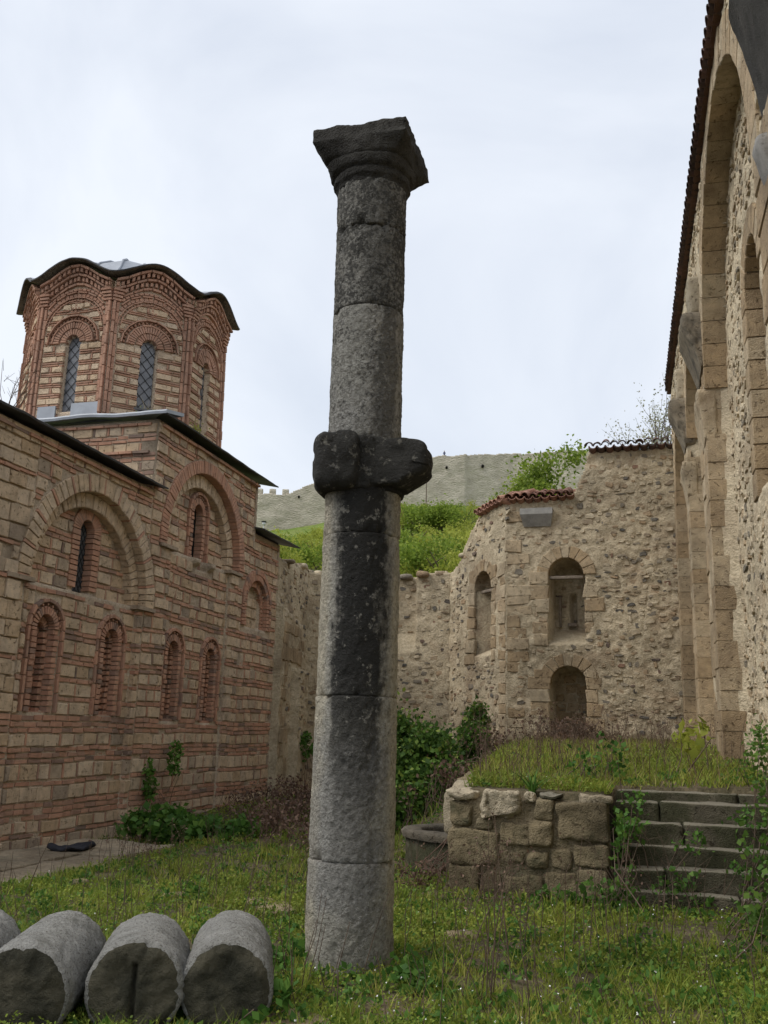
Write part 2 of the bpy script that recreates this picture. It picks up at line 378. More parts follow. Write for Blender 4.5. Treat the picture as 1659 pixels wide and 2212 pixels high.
def intervals(us, ok):
    r = []; st = None
    for x, o in zip(us, ok):
        if o is not None and st is None: st = (x, o)
        elif st is not None and o != st[1]:
            r.append((st[0], x, st[1])); st = (x, o) if o is not None else None
    if st: r.append((st[0], us[-1], st[1]))
    return r
def courses(ms, sched, ua, ub, region, P, kb='brick', ks='block', proud=.014, skip=.015, cl=True, lb=(.2, .36), lsn=(.24, .46)):
    us = np.arange(ua, ub, .02)
    for v0, v1, k in sched:
        ids = [region(us, np.full_like(us, v)) for v in (v0+.01, (v0+v1)/2, v1-.01)]
        ok = [int(a) if a == b == c and a >= 0 else None for a, b, c in zip(*ids)]
        for a, b, rid in intervals(us, ok):
            if b-a < .06: continue
            wz = REG[rid]
            u = a+.008
            pv_ = int(region(np.array([a-.07]), np.array([(v0+v1)/2]))[0]); deep = pv_ >= 0 and REG[pv_] < wz-.03
            if deep: u = a-.035
            while u < b-.03:
                if k == 'S': ln = rng.uniform(*lsn)
                else: ln = rng.uniform(*lb)
                if b-.008-(u+ln) < .09: ln = b-.008-u
                g = .018
                j = rng.normal(0, .006, 4); jv = rng.normal(0, .005, 4)
                wb_ = .014*math.sin(1.7*u+1.1*v0+.6)+.006*math.sin(4.1*u-.7*v0); jv = jv+wb_
                poly = [(u+g/2+j[0], v0+.012+jv[0]), (u+ln-g/2+j[1], v0+.012+jv[1]), (u+ln-g/2+j[2], v1-.012+jv[2]), (u+g/2+j[3], v1-.012+jv[3])]
                if rng.random() > skip:
                    pr = proud+rng.normal(0, .006)-(.02 if rng.random() < .05 else 0)
                    if k == 'S': ms.add(ks, prism(poly, wz-(.14 if deep and u < a else .05), wz+pr+.004, .012, P, .004))
                    else: ms.add(kb, prism(poly, wz-(.14 if deep and u < a else .05), wz+pr, .007, P, .002))
                u += ln
                if k == 'S' and cl and u < b-.2 and rng.random() < .8:
                    poly = [(u+.006, v0+.012), (u+.044, v0+.012), (u+.044, v1-.012), (u+.006, v1-.012)]
                    ms.add(kb, prism(poly, wz-.05, wz+proud-.003, .005, P)); u += .05
def ring(ms, kind, cu, cv, ra, rb, w0, w1, P, n, t0=0., t1=math.pi, gap=.18, ch=.006):
    for i in range(n):
        a = t0+(t1-t0)*i/n; b = t0+(t1-t0)*(i+1)/n; g = (b-a)*gap/2; a += g; b -= g
        j = rng.normal(0, .004, 2)
        poly = [(cu+ra*math.cos(a), cv+ra*math.sin(a)), (cu+(rb+j[0])*math.cos(a), cv+(rb+j[0])*math.sin(a)), (cu+(rb+j[1])*math.cos(b), cv+(rb+j[1])*math.sin(b)), (cu+ra*math.cos(b), cv+ra*math.sin(b))]
        ms.add(kind, prism(poly, w0, w1+rng.normal(0, .004), ch, P))
def stack(ms, kind, ua, ub, va, vb, h, w0, w1, P, gap=.016, jit=.0):
    v = va
    while v < vb-.02:
        hh = min(h*rng.uniform(.85, 1.15), vb-v)
        j = rng.normal(0, jit, 2) if jit else (0, 0)
        ms.add(kind, prism([(ua+j[0], v+gap/2), (ub+j[1], v+gap/2), (ub+j[1], v+hh-gap/2), (ua+j[0], v+hh-gap/2)], w0, w1+rng.normal(0, .006), .006, P))
        v += hh

def rough_box(size, centre, rotz=0., n=6, k=7., amp=.02, ns=6., seed=0, tilt=0.):
    """closed box of soft, uneven stone; returns verts, quads"""
    g = np.linspace(-1, 1, n+1); V = []; Q = []; b = 0
    A, B = np.meshgrid(g, g, indexing='ij'); idx = np.arange((n+1)**2).reshape(n+1, n+1)
    for ax in range(3):
        for s in (-1, 1):
            p = np.zeros((n+1, n+1, 3)); p[..., ax] = s; p[..., (ax+1) % 3] = A; p[..., (ax+2) % 3] = B
            V.append(p.reshape(-1, 3)); q = np.stack([idx[:-1, :-1], idx[1:, :-1], idx[1:, 1:], idx[:-1, 1:]], -1).reshape(-1, 4)+b
            Q.append(q if s > 0 else q[:, ::-1]); b += (n+1)**2
    V = np.concatenate(V); Q = np.concatenate(Q)
    V = V*(1./(np.abs(V)**k).sum(1)**(1/k))[:, None]
    V = V*np.array(size)/2
    d = np.stack([fbm(V*ns+seed*3.7, seed+i*5, 3) for i in range(3)], 1); V = V+d*amp
    key = np.round(V, 5); u_, inv = np.unique(key, axis=0, return_inverse=True); V = u_; Q = inv.ravel()[Q]
    ct, st = math.cos(tilt), math.sin(tilt); V = np.stack([V[:, 0]*ct-V[:, 2]*st, V[:, 1], V[:, 0]*st+V[:, 2]*ct], 1)
    c, s = math.cos(rotz), math.sin(rotz)
    V = np.stack([V[:, 0]*c-V[:, 1]*s, V[:, 0]*s+V[:, 1]*c, V[:, 2]], 1)+np.array(centre)
    return V, Q
def box(x0, x1, y0, y1, z0, z1):
    V = np.array([(x, y, z) for x in (x0, x1) for y in (y0, y1) for z in (z0, z1)], float)
    return V, [(0, 1, 3, 2), (4, 6, 7, 5), (0, 4, 5, 1), (2, 3, 7, 6), (0, 2, 6, 4), (1, 5, 7, 3)]
def tube(pts, rad, n=6):
    pts = np.asarray(pts, float); rad = np.broadcast_to(rad, (len(pts),)); V = []; Q = []
    for i, p in enumerate(pts):
        d = pts[min(i+1, len(pts)-1)]-pts[max(i-1, 0)]; d /= max(np.linalg.norm(d), 1e-9)
        a = np.cross(d, [.31, .87, .2]); a /= np.linalg.norm(a); b = np.cross(d, a)
        t = np.arange(n)*2*np.pi/n
        V.append(p+rad[i]*(np.cos(t)[:, None]*a+np.sin(t)[:, None]*b))
    k = np.arange(n)
    for i in range(len(pts)-1): Q.append(np.stack([i*n+k, i*n+(k+1) % n, (i+1)*n+(k+1) % n, (i+1)*n+k], 1))
    return np.concatenate(V), np.concatenate(Q)
class Bag:
    def __init__(s): s.V = []; s.Q = []; s.T = []; s.r = []; s.b = 0
    def add(s, V, Q=None, T=None, r=.5):
        if Q is not None and len(Q): s.Q.append(np.asarray(Q)+s.b)
        if T is not None and len(T): s.T.append(np.asarray(T)+s.b)
        s.V.append(V); s.r.append(np.broadcast_to(r, (len(V),))); s.b += len(V)
    def obj(s, name, mat, parent=None, **k):
        return obj(name, np.concatenate(s.V), quads=np.concatenate(s.Q) if s.Q else None, tris=np.concatenate(s.T) if s.T else None, rnd=np.concatenate(s.r), mat=mat, parent=parent, **k)
def leaves(C, size, up=.3, r=None, wide=.3, g=rng):
    n = len(C); size = np.broadcast_to(size, (n,))*g.uniform(.6, 1.3, n)
    a = g.normal(size=(n, 3)); a[:, 2] += up; a /= np.linalg.norm(a, axis=1, keepdims=True)
    nn = g.normal(size=(n, 3)); nn[:, 2] += .8; b = np.cross(nn, a); b /= np.linalg.norm(b, axis=1, keepdims=True); nn = np.cross(a, b)
    s = size[:, None]
    V = np.stack([C, C+a*s*.5+b*s*wide+nn*s*.08, C+a*s, C+a*s*.5-b*s*wide+nn*s*.08], 1).reshape(-1, 3)
    rr = np.repeat(g.random(n) if r is None else r, 4)
    return V, np.arange(4*n).reshape(n, 4), rr
def blades(C, h, width, lean=.35, g=rng):
    n = len(C); h = np.broadcast_to(h, (n,))*g.uniform(.5, 1.3, n); t = g.uniform(0, 2*np.pi, n)
    sd_ = np.stack([np.cos(t), np.sin(t), 0*t], 1)*np.broadcast_to(width, (n,))[:, None]; ln = np.stack([g.normal(0, lean, n)*h, g.normal(0, lean, n)*h, h], 1)
    V = np.stack([C-sd_, C+sd_, C+ln*.55+sd_*.6, C+ln*.55-sd_*.6, C+ln+np.stack([ln[:, 0], ln[:, 1], -.1*h], 1)*.3], 1).reshape(-1, 3)
    k = np.arange(n)*5
    return V, np.stack([k, k+1, k+2, k+3], 1), np.stack([k+3, k+2, k+4], 1), np.repeat(g.random(n), 5)

# ------------------------------------------------------------ ground, terrace, hill
def ss(a, b, x): t_ = np.clip((x-a)/(b-a), 0, 1); return t_*t_*(3-2*t_)
def terr(y): return 1.02+.072*np.clip(y-10.5, 0, 5.5)+.016*np.clip(y-16, 0, 9)
def G(x, y):
    x = np.asarray(x, float); y = np.asarray(y, float)
    z = .05*fbm(np.stack([x*.6, y*.6], -1), 5, 3)*np.exp(-((y-10)/14)**2)
    z = z-.24*ss(-6.0, -7.6, x)*(1-ss(15, 20, y))
    wid = .12+1.6*ss(12.0, 15.5, y); xe = -2.12-.10*np.clip(y-11, 0, 12)
    m = ss(xe-wid, xe+wid*.25, x)*np.where(x < -.52, ss(10.55, 10.8, y), ss(11.65, 11.9, y))*(y < 28)*(x < 8)
    z = z*(1-.6*m)+m*(terr(y)+.04*fbm(np.stack([x, y], -1), 9, 3))
    return z
xs = np.concatenate([[-3000, -900, -250, -80, -40, -22], np.arange(-14, 4.01, .1), [6, 10, 20, 60, 250, 900, 3000]])
ys = np.concatenate([[-3000, -500, -60, -12], np.arange(0, 28.01, .1), [32, 60, 200, 600, 1500, 3000]])
XX, YY = np.meshgrid(xs, ys, indexing='ij')
ZZ = G(XX, YY); far = (XX < -14) | (XX > 4) | (YY < 0) | (YY > 28); ZZ[far] = np.where(YY[far] > 20, -.6, 0)
ii = np.arange(XX.size).reshape(XX.shape)
obj('ground', np.stack([XX, YY, ZZ], -1).reshape(-1, 3), quads=np.stack([ii[:-1, :-1], ii[1:, :-1], ii[1:, 1:], ii[:-1, 1:]], -1).reshape(-1, 4), mat='ground_earth', smooth=True, origin=(0, 0, 0), kind='structure')

def hillz(x, y):
    d = np.hypot(x, y)
    az = np.degrees(np.arctan2(x, y)); return (.127*d+.00058*d*d)*(1-.13*ss(-14, -24, az)*ss(60, 180, d))-.6*ss(34, 28, d)-22*ss(232, 330, d)+.35*fbm(np.stack([x*.07, y*.07], -1), 21, 4)*np.clip(d/60, 0, 2)
dd = np.concatenate([np.arange(29.5, 60, 1.), np.arange(60, 240, 3), [260, 300, 360]]); aa = np.radians(np.arange(-68, 40, 1.))
DD, AA = np.meshgrid(dd, aa, indexing='ij'); HX = DD*np.sin(AA); HY = DD*np.cos(AA)
HZ = hillz(HX, HY); ii = np.arange(DD.size).reshape(DD.shape)
HZ[0] = -1
obj('hill', np.stack([HX, HY, HZ], -1).reshape(-1, 3), quads=np.stack([ii[:-1, :-1], ii[:-1, 1:], ii[1:, 1:], ii[1:, :-1]], -1).reshape(-1, 4), mat='hill_grass', smooth=True, kind='structure')

# sandstone pavement along the church foot, three big slabs with joints
pv = obj('pavement', *(lambda a: (a[0],))(box(-8.85, -6.95, 6.0, 13.9, -.5, -.17)), polys=box(0, 1, 0, 1, 0, 1)[1], mat='dark_mortar', kind='structure')
for (x0, x1, y0, y1) in ((-8.84, -7.9, 6, 9.3), (-8.84, -7.75, 9.33, 11.6), (-8.84, -7.9, 11.63, 14.1), (-7.87, -6.9, 6, 8.1), (-7.87, -6.75, 8.13, 10.4), (-7.72, -6.8, 10.43, 12.3), (-7.87, -7.1, 12.33, 13.9)):
    V, Q = rough_box((x1-x0, y1-y0, .14), ((x0+x1)/2, (y0+y1)/2, -.17+rng.normal(0, .008)), n=16, k=10, amp=.035, ns=3.5, seed=int(x0*10+y0))
    obj('paving_slab', V, quads=Q, mat='pavement_stone', parent=pv, smooth=True)

# ------------------------------------------------------------ church
REG = {0: 0., 1: -.3, 2: -.1, 3: -.06, 4: -.1, 5: 0.}
church = empty('church', (-9, 17, -.3), 'brick and stone church with scalloped domed drum and arched bays', 'church')
PX = -9.0
def PS(u, v, w): u = np.asarray(u, float); return np.stack([PX+w, u+0*v, v+0*u], -1)      # south face
def PWf(u, v, w): u = np.asarray(u, float); return np.stack([-9.-u, 15.6-w, v+0*u], -1)   # west face of the raised block
def arch_in(u, v, uc, sp, half, sill): return (np.abs(u-uc) < half) & (v > sill) & ((v < sp) | ((u-uc)**2+(v-sp)**2 < half*half))
LOWW = [(12.84, 1.8, 3.08), (14.73, 1.8, 3.06), (16.98, 1.78, 3.08), (18.62, 1.78, 3.08)]
A1 = (13.9, 3.75); A2 = (17.9, 5.2); A3 = (20.85, 4.5)
T1 = (14.0, 3.86, 4.86); T2 = (18.02, 4.9, 6.1)
def ctop(u): return np.where(u < 15.6, 6.02, np.where(u < 20.45, 7.42, 6.22))
def creg(u, v):
    r1 = np.hypot(u-A1[0], v-A1[1]); r2 = np.hypot(u-A2[0], v-A2[1]); r3 = np.hypot(u-A3[0], v-A3[1])
    g = np.zeros(np.shape(u), int)
    g = np.where((u > 19.62), 3, g)
    low1 = (u > 12.2) & (u < 15.42) & (v < A1[1]); low2 = (u > 16.45) & (u < 19.25) & (v < 5.05)
    g = np.where(low1 | low2, 4, g)
    in1 = (v >= A1[1]); g = np.where(in1 & (r1 < 1.5), 1, g); g = np.where(in1 & (r1 >= 1.5) & (r1 < 2.04), -1, g)
    in2 = (v >= 5.05); rr2 = np.where(v < A2[1], np.abs(u-A2[0]), r2)
    g = np.where(in2 & (rr2 < 1.42), 1, g); g = np.where(in2 & (rr2 >= 1.42) & (rr2 < 1.97), -1, g)
    for uc, sill, sp in LOWW: g = np.where(arch_in(u, v, uc, sp, .47, sill), -1, g)
    g = np.where(arch_in(u, v, T1[0], T1[2], .43, T1[1]), -1, g); g = np.where(arch_in(u, v, T2[0], T2[2], .47, T2[1]), -1, g)
    g = np.where(arch_in(u, v, A3[0], A3[1], .86, 3.95), -1, g)
    g = np.where(v > ctop(u)-.02, -1, g)
    return g
def cdep(u, v):
    g = creg(u, v); w_ = np.zeros(np.shape(u))
    for k_, d_ in REG.items(): w_ = np.where(g == k_, d_, w_)
    r1 = np.hypot(u-A1[0], v-A1[1]); rr2 = np.where(v < A2[1], np.abs(u-A2[0]), np.hypot(u-A2[0], v-A2[1]))
    i1 = v >= A1[1]; w_ = np.where(i1 & (r1 < 1.78), -.17, w_); w_ = np.where(i1 & (r1 < 1.52), -.3, w_)
    i2 = v >= 5.05; w_ = np.where(i2 & (rr2 < 1.73), -.17, w_); w_ = np.where(i2 & (rr2 < 1.45), -.3, w_)
    for uc, sill, sp in LOWW:
        for hf, d_ in ((.47, -.10), (.40, -.15), (.335, -.12), (.26, -.24), (.20, -.55)): w_ = np.where(arch_in(u, v, uc, sp, hf, sill), d_, w_)
    for (uc, sill, sp), o1, o2 in ((T1, .20, .14), (T2, .2, .13)):
        w_ = np.where(arch_in(u, v, uc, sp, o1+.03, sill-.03), -.85, w_)
    for hf, d_ in ((.86, -.06), (.62, -.16), (.45, -.26)): w_ = np.where(arch_in(u, v, A3[0], A3[1], hf, 3.95), d_, w_)
    return w_-.012
wall = field('wall', np.arange(8.0, 22.13, .05), np.arange(-.5, 7.45, .05), cdep, lambda u, v: v < ctop(u), PS, 1.0, 'church_mortar', church, .012)
# raised block: west wall and east return
field('wall', np.arange(.05, 5.2, .1), np.arange(5.2, 7.45, .1), lambda u, v: 0*u-.01, None, PWf, .6, 'church_mortar', church, .012)
V, Q = box(-10, -9.02, 20.4, 20.46, 5.8, 7.42); obj('wall', V, polys=Q, mat='church_mortar', parent=church)
V, Q = box(-14, -9.05, 22.0, 22.1, -.5, 6.2); obj('wall', V, polys=Q, mat='church_mortar', parent=church)
sched = [(-.40, -.30, 'B'), (-.30, -.03, 'S'), (-.03, .04, 'B'), (.04, .22, 'S'), (.22, .31, 'B'), (.31, .40, 'B'), (.40, .49, 'B'), (.49, .72, 'S'), (.72, .80, 'B'), (.80, 1.05, 'S'),
         (1.05, 1.13, 'B'), (1.13, 1.22, 'B'), (1.22, 1.30, 'B'), (1.30, 1.50, 'S'), (1.50, 1.59, 'B'), (1.59, 1.68, 'B'), (1.68, 1.78, 'B')]
pat = [('S', .20), ('B', .085), ('S', .21), ('B', .085), ('S', .20), ('B', .085), ('B', .085), ('S', .22), ('B', .08), ('B', .08), ('S', .2), ('B', .08), ('S', .22), ('B', .085), ('B', .085)]
v = 1.78; i = 0
while v < 7.4: k, h = pat[i % len(pat)]; sched.append((v, v+h, k)); v += h; i += 1
ms = Masonry()
rough = [q for q in sched if q[0] < 1.7]; v = 1.78
while v < 5.9:
    h = rng.uniform(.2, .3); rough.append((v, v+h, 'S')); v += h
    if rng.random() < .3: rough.append((v, v+.07, 'B')); v += .07
courses(ms, rough, 8.0, 12.1, creg, PS, proud=.03, cl=False, lsn=(.22, .55))
courses(ms, sched, 12.1, 15.6, creg, PS)
courses(ms, [(a, b, k) for a, b, k in [(x+.03, y+.03, z) for x, y, z in sched]], 15.6, 22.1, creg, PS)
def wreg(u, v): return np.where(v < 7.36, 5, -1)
courses(ms, [q for q in sched if q[0] > 5.2], .02, 5.1, wreg, PWf)
# corner quoins of the pilaster jambs
for uc, sill, sp in LOWW:
    wb = -.1
    ring(ms, 'brick', uc, sp, .41, .465, wb-.05, wb+.055, PS, 8, gap=.06)
    for s in (-1, 1):
        a, b = sorted((uc+s*.41, uc+s*.465)); stack(ms, 'brick', a, b, sill, sp, .27, wb-.05, wb+.05, PS)
        a, b = sorted((uc+s*.215, uc+s*.335)); stack(ms, 'brick', a, b, sill, sp, .088, wb-.2, wb+.03, PS, jit=.004)
        a, b = sorted((uc+s*.115, uc+s*.215)); stack(ms, 'brick', a, b, sill, sp-.02, .095, wb-.3, wb-.09, PS, .026, jit=.006)
    ring(ms, 'brick', uc, sp, .215, .335, wb-.2, wb+.03, PS, 15, gap=.25)
    ring(ms, 'brick', uc, sp-.02, .115, .215, wb-.3, wb-.09, PS, 11, gap=.25)
    # saw tooth of small bricks under the hood
    for k in range(9):
        a = math.pi*(k+.5)/9; c_, s_ = math.cos(a), math.sin(a); rr = .372; d = .026
        ms.add('brick', prism([(uc+c_*(rr-d), sp+s_*(rr-d)), (uc+c_*rr-s_*d, sp+s_*rr+c_*d), (uc+c_*(rr+d), sp+s_*(rr+d)), (uc+c_*rr+s_*d, sp+s_*rr-c_*d)], wb-.08, wb+.025, .004, PS))
    ms.add('brick', prism([(uc-.3, sill-.09), (uc+.3, sill-.09), (uc+.3, sill+.02), (uc-.3, sill+.02)], wb-.45, wb-.02, .01, PS))
    if uc == 14.73: stack(ms, 'brick', uc+.03, uc+.13, sill, sp+.05, .1, wb-.36, wb-.14, PS, .04, jit=.02)
    else: stack(ms, 'brick', uc-.13, uc+.13, sill, sp+.1, .1, wb-.45, wb-.2, PS, .02, jit=.012)
for (uc, sill, sp), ra, rb, n in ((T1, .2, .42, 23), (T2, .2, .33, 17)):
    ring(ms, 'brick', uc, sp, ra, rb, -.6, -.27, PS, n, gap=.12)
    for s in (-1, 1):
        a, b = sorted((uc+s*ra, uc+s*rb)); stack(ms, 'brick', a, b, sill, sp, .092, -.6, -.27, PS, jit=.006)
        pass
ring(ms, 'brick', T2[0], T2[2],   .40, .465, -.4, -.23, PS, 11, gap=.08)
for s in (-1, 1):
    a, b = sorted((T2[0]+s*.40, T2[0]+s*.465)); stack(ms, 'brick', a, b, T2[1], T2[2], .2, -.4, -.24, PS)
for k in range(15):
    a = math.pi*(k+.5)/15; c_, s_ = math.cos(a), math.sin(a); rr = .365; d = .022
    ms.add('brick', prism([(T2[0]+c_*(rr-d), T2[2]+s_*(rr-d)), (T2[0]+c_*rr-s_*d, T2[2]+s_*rr+c_*d), (T2[0]+c_*(rr+d), T2[2]+s_*(rr+d)), (T2[0]+c_*rr+s_*d, T2[2]+s_*rr-c_*d)], -.35, -.26, .004, PS))
# big blind arches: two orders each
def big(cu, cv, ra, rb, w0, w1, n, mixb):
    ed = np.linspace(0, math.pi, n+1)
    if mixb == 2: wd = np.where(np.arange(n) % 4 == 3, .35, rng.uniform(.8, 1.25, n)); ed = np.concatenate([[0], np.cumsum(wd)]); ed = ed/ed[-1]*math.pi
    for i in range(n):
        a, b = ed[i], ed[i+1]; g = .06*(b-a)
        k = 'brick' if (mixb == 1 or (mixb == 2 and i % 4 == 3)) else 'block'
        poly = [(cu+ra*math.cos(a+g), cv+ra*math.sin(a+g)), (cu+rb*math.cos(a+g), cv+rb*math.sin(a+g)), (cu+rb*math.cos(b-g), cv+rb*math.sin(b-g)), (cu+ra*math.cos(b-g), cv+ra*math.sin(b-g))]
        ms.add(k, prism(poly, w0, w1+rng.normal(0, .006), .012, PS, .003), rng.uniform(.2, .8))
big(*A1, 1.73, 2.02, -.19, .025, 48, 2); big(*A1, 1.47, 1.725, -.33, -.14, 38, 0)
big(*A2, 1.68, 1.95, -.19, .03, 66, 1); big(*A2, 1.39, 1.67, -.33, -.14, 24, 0)
for (cu, cv), ra, rb, v0, w1, k, h in ((A2, 1.68, 1.95, 5.05, .03, 'brick', .075), (A2, 1.39, 1.67, 5.05, -.14, 'block', .16)):
    for s in (-1, 1):
        a, b = sorted((cu+s*ra, cu+s*rb)); stack(ms, k, a, b, v0, cv, h, -.33, w1, PS)
# imposts
for u_, v_ in ((11.95, 3.7), (15.62, 3.7), (16.3, 5.0), (19.42, 5.0)):
    ms.add('block', prism([(u_-.32, v_), (u_+.32, v_), (u_+.32, v_+.07), (u_-.32, v_+.07)], -.25, .07, .02, PS), .95)
# blind niche of the last bay
ring(ms, 'brick', *A3, .74, .85, -.12, -.02, PS, 20, gap=.05); ring(ms, 'brick', *A3, .6, .735, -.16, -.035, PS, 30, gap=.15); ring(ms, 'brick', *A3, .45, .6, -.3, -.14, PS, 24, gap=.15)
for ra, rb, w1 in ((.74, .85, -.02), (.6, .735, -.035), (.45, .6, -.14)):
    for s in (-1, 1):
        a, b = sorted((A3[0]+s*ra, A3[0]+s*rb)); stack(ms, 'brick', a, b, 3.97, A3[1], .085, w1-.14, w1, PS)
for r_ in range(3):
    for c_ in range(3):
        u_ = A3[0]-.43+c_*.29; v_ = 3.98+r_*.25
        if np.hypot(u_+.14-A3[0], max(0, v_+.2-A3[1])) < .43: ms.add('block', prism([(u_, v_), (u_+.26, v_), (u_+.26, v_+.21), (u_, v_+.21)], -.32, -.235, .012, PS))
# windows of the south face
def lattice_window(P, uc, sill, sp, half, w_, glass, step=.2, ang=1.25):
    n = 10; t_ = np.linspace(0, math.pi, n)
    pts = [(uc-half, sill), (uc+half, sill)]+[(uc+half*math.cos(a), sp+half*math.sin(a)) for a in t_]
    pts = np.array(pts); V = P(pts[:, 0], pts[:, 1], np.full(len(pts), w_)); V2 = P(pts[:, 0], pts[:, 1], np.full(len(pts), w_-.03)); m = len(pts)
    win = obj('window', np.concatenate([V, V2]), polys=[tuple(range(m)), tuple(range(2*m-1, m-1, -1))]+[(i, (i+1) % m, (i+1) % m+m, i+m) for i in range(m)], mat=glass, parent=church)
    b = Bag()
    for s in (-1, 1):
        v0 = sill-2*half
        while v0 < sp+half:
            pa = np.array([uc-s*half, v0]); pb = np.array([uc+s*half, v0+2*half*ang])
            lo = max(sill, pa[1]); hi = min(pb[1], sp+half*.6)
            if hi > lo+.03:
                q = lambda vv: pa+(pb-pa)*(vv-pa[1])/(pb[1]-pa[1])
                a_, b_ = q(lo), q(hi)
                p3 = P(np.array([a_[0], b_[0]]), np.array([a_[1], b_[1]]), np.array([w_+.012, w_+.012])); V_, Q_ = tube(p3, .007, 4); b.add(V_, Q_)
            v0 += step
    o = b.obj('lattice', 'lattice', win)
lattice_window(PS, T1[0], T1[1]-.02, T1[2], .21, -.44, 'dark_glass', .16, 1.5)
V, Q = box(-9.46, -9.44, T2[0]-.2, T2[0]+.2, T2[1]-.02, T2[2]+.2); obj('window', V, polys=Q, mat='dark', parent=church)
V, Q = box(-9.33, -9.30, LOWW[1][0]-.13, LOWW[1][0]+.13, 1.8, 3.15); obj('window', V, polys=Q, mat='dark', parent=church)
# eaves of sheet metal
def eave(P, ua, ub, v_, over, name='eave', mat='dark_sheet', th=.035, back=.5, lift=.12):
    n = int((ub-ua)/.12)+2; us = np.linspace(ua, ub, n); sag = .03*fbm(np.stack([us*1.3, us*0], -1), 8, 3); V = []
    for ww, dz in ((over, -.012), (over+.008, th*.5), (over-.02, th), (-back, th+lift*(back+over)/.6), (-back, lift*(back+over)/.6), (over-.03, .0)):
        V.append(P(us, v_+dz+sag, np.full(n, ww)))
    V = np.stack(V, 1).reshape(-1, 3); m = 6; Q = []
    for i in range(n-1):
        for j in range(m): Q.append((i*m+j, i*m+(j+1) % m, (i+1)*m+(j+1) % m, (i+1)*m+j))
    Q.append(tuple(range(m))); Q.append(tuple(range((n-1)*m+m-1, (n-1)*m-1, -1)))
    obj(name, V, polys=Q, mat=mat, parent=church)
eave(PS, 7.8, 15.75, 6.05, .22); eave(PS, 15.45, 21.1, 7.46, .24); eave(PS, 20.4, 22.75, 6.25, .25)
eave(PWf, -.24, 5.2, 7.46, .2, mat='lead', th=.07)
# roofs
def slab(name, P4, mat, th=.06):
    P4 = np.array(P4, float); V = np.concatenate([P4, P4-[0, 0, th]]); n = len(P4)
    obj(name, V, polys=[tuple(range(n)), tuple(range(2*n-1, n-1, -1))]+[(i, i+n, (i+1) % n+n, (i+1) % n) for i in range(n)], mat=mat, parent=church)
slab('roof', [(-9.3, 7.8, 6.17), (-9.3, 15.58, 6.17), (-12.2, 15.58, 7.2), (-12.2, 7.8, 7.2)], 'dark_sheet')
slab('roof', [(-9.3, 15.9, 7.6), (-9.3, 20.6, 7.6), (-11.5, 18.2, 8.0)], 'lead'); slab('roof', [(-9.3, 15.9, 7.6), (-11.5, 18.2, 8.0), (-13.9, 15.9, 7.6)], 'lead')
slab('roof', [(-9.3, 20.47, 6.36), (-9.3, 22.6, 6.36), (-13, 22.6, 7.2), (-13, 20.47, 7.2)], 'dark_sheet')
# sawtooth brick string courses below the eaves
for (ua, ub, v_, P) in ((15.7, 20.3, 7.28, PS), (.15, 4.9, 7.28, PWf), (8.2, 15.5, 5.86, PS), (.15, 3.2, 6.72, PWf)):
    u_ = ua
    while u_ < ub:
        ln = rng.uniform(.28, .42); ms.add('brick', prism([(u_, v_), (u_+ln-.015, v_), (u_+ln-.015, v_+.05), (u_, v_+.05)], -.05, .07+rng.normal(0, .008), .006, P)); u_ += ln

# ---- drum
DC = np.array([-11.5, 18.2]); DR = 2.25; SD = 2*DR*math.sin(math.pi/8); AP = DR*math.cos(math.pi/8)
drum_z0 = 7.55
def ztop(u): return 10.74+.40*(.5+.5*np.cos(2*np.pi*u/SD))**.8
def face(k):
    a = math.radians(45*k-90); nrm_ = np.array([math.cos(a), math.sin(a)]); tg = np.array([-math.sin(a), math.cos(a)])
    def P(u, v, w):
        u = np.asarray(u, float); v = np.asarray(v, float)+0*u; tp = 1-.006*(v-7.5)
        xy = DC+nrm_*((AP*tp)+np.asarray(w)+0*u)[..., None]+tg*u[..., None]*tp[..., None] if u.ndim else None
        return np.concatenate([xy, v[..., None]], -1)
    return P
def dreg(u, v):
    g = np.full(np.shape(u), 0); g = np.where(np.abs(u) > SD/2-.155, -1, g)
    g = np.where(arch_in(u, v, 0, 9.44, .175, 7.4), -1, g)
    g = np.where((v > 9.42) & (np.hypot(u, v-9.42) < .63), -1, g)
    g = np.where((v > 9.7) & (np.hypot(u, v-9.72) > .70), -1, g)
    return g
def ddep(u, v):
    w_ = 0*u-.012; w_ = np.where(arch_in(u, v, 0, 9.44, .16, 7.9), -.22, w_)
    w_ = np.where((v > 9.42) & (np.abs(np.hypot(u, v-9.42)-.555) < .05), -.06, w_)
    return w_
dm = Masonry(); dparts = []
dpat = [('S', .14), ('B', .048), ('B', .048)]
dsch = []; v = 7.6; i = 0
while v < 10.5: k, h = dpat[i % 3]; dsch.append((v, v+h, k)); v += h; i += 1
drum = None
vis = (0, 1, 2, 7)
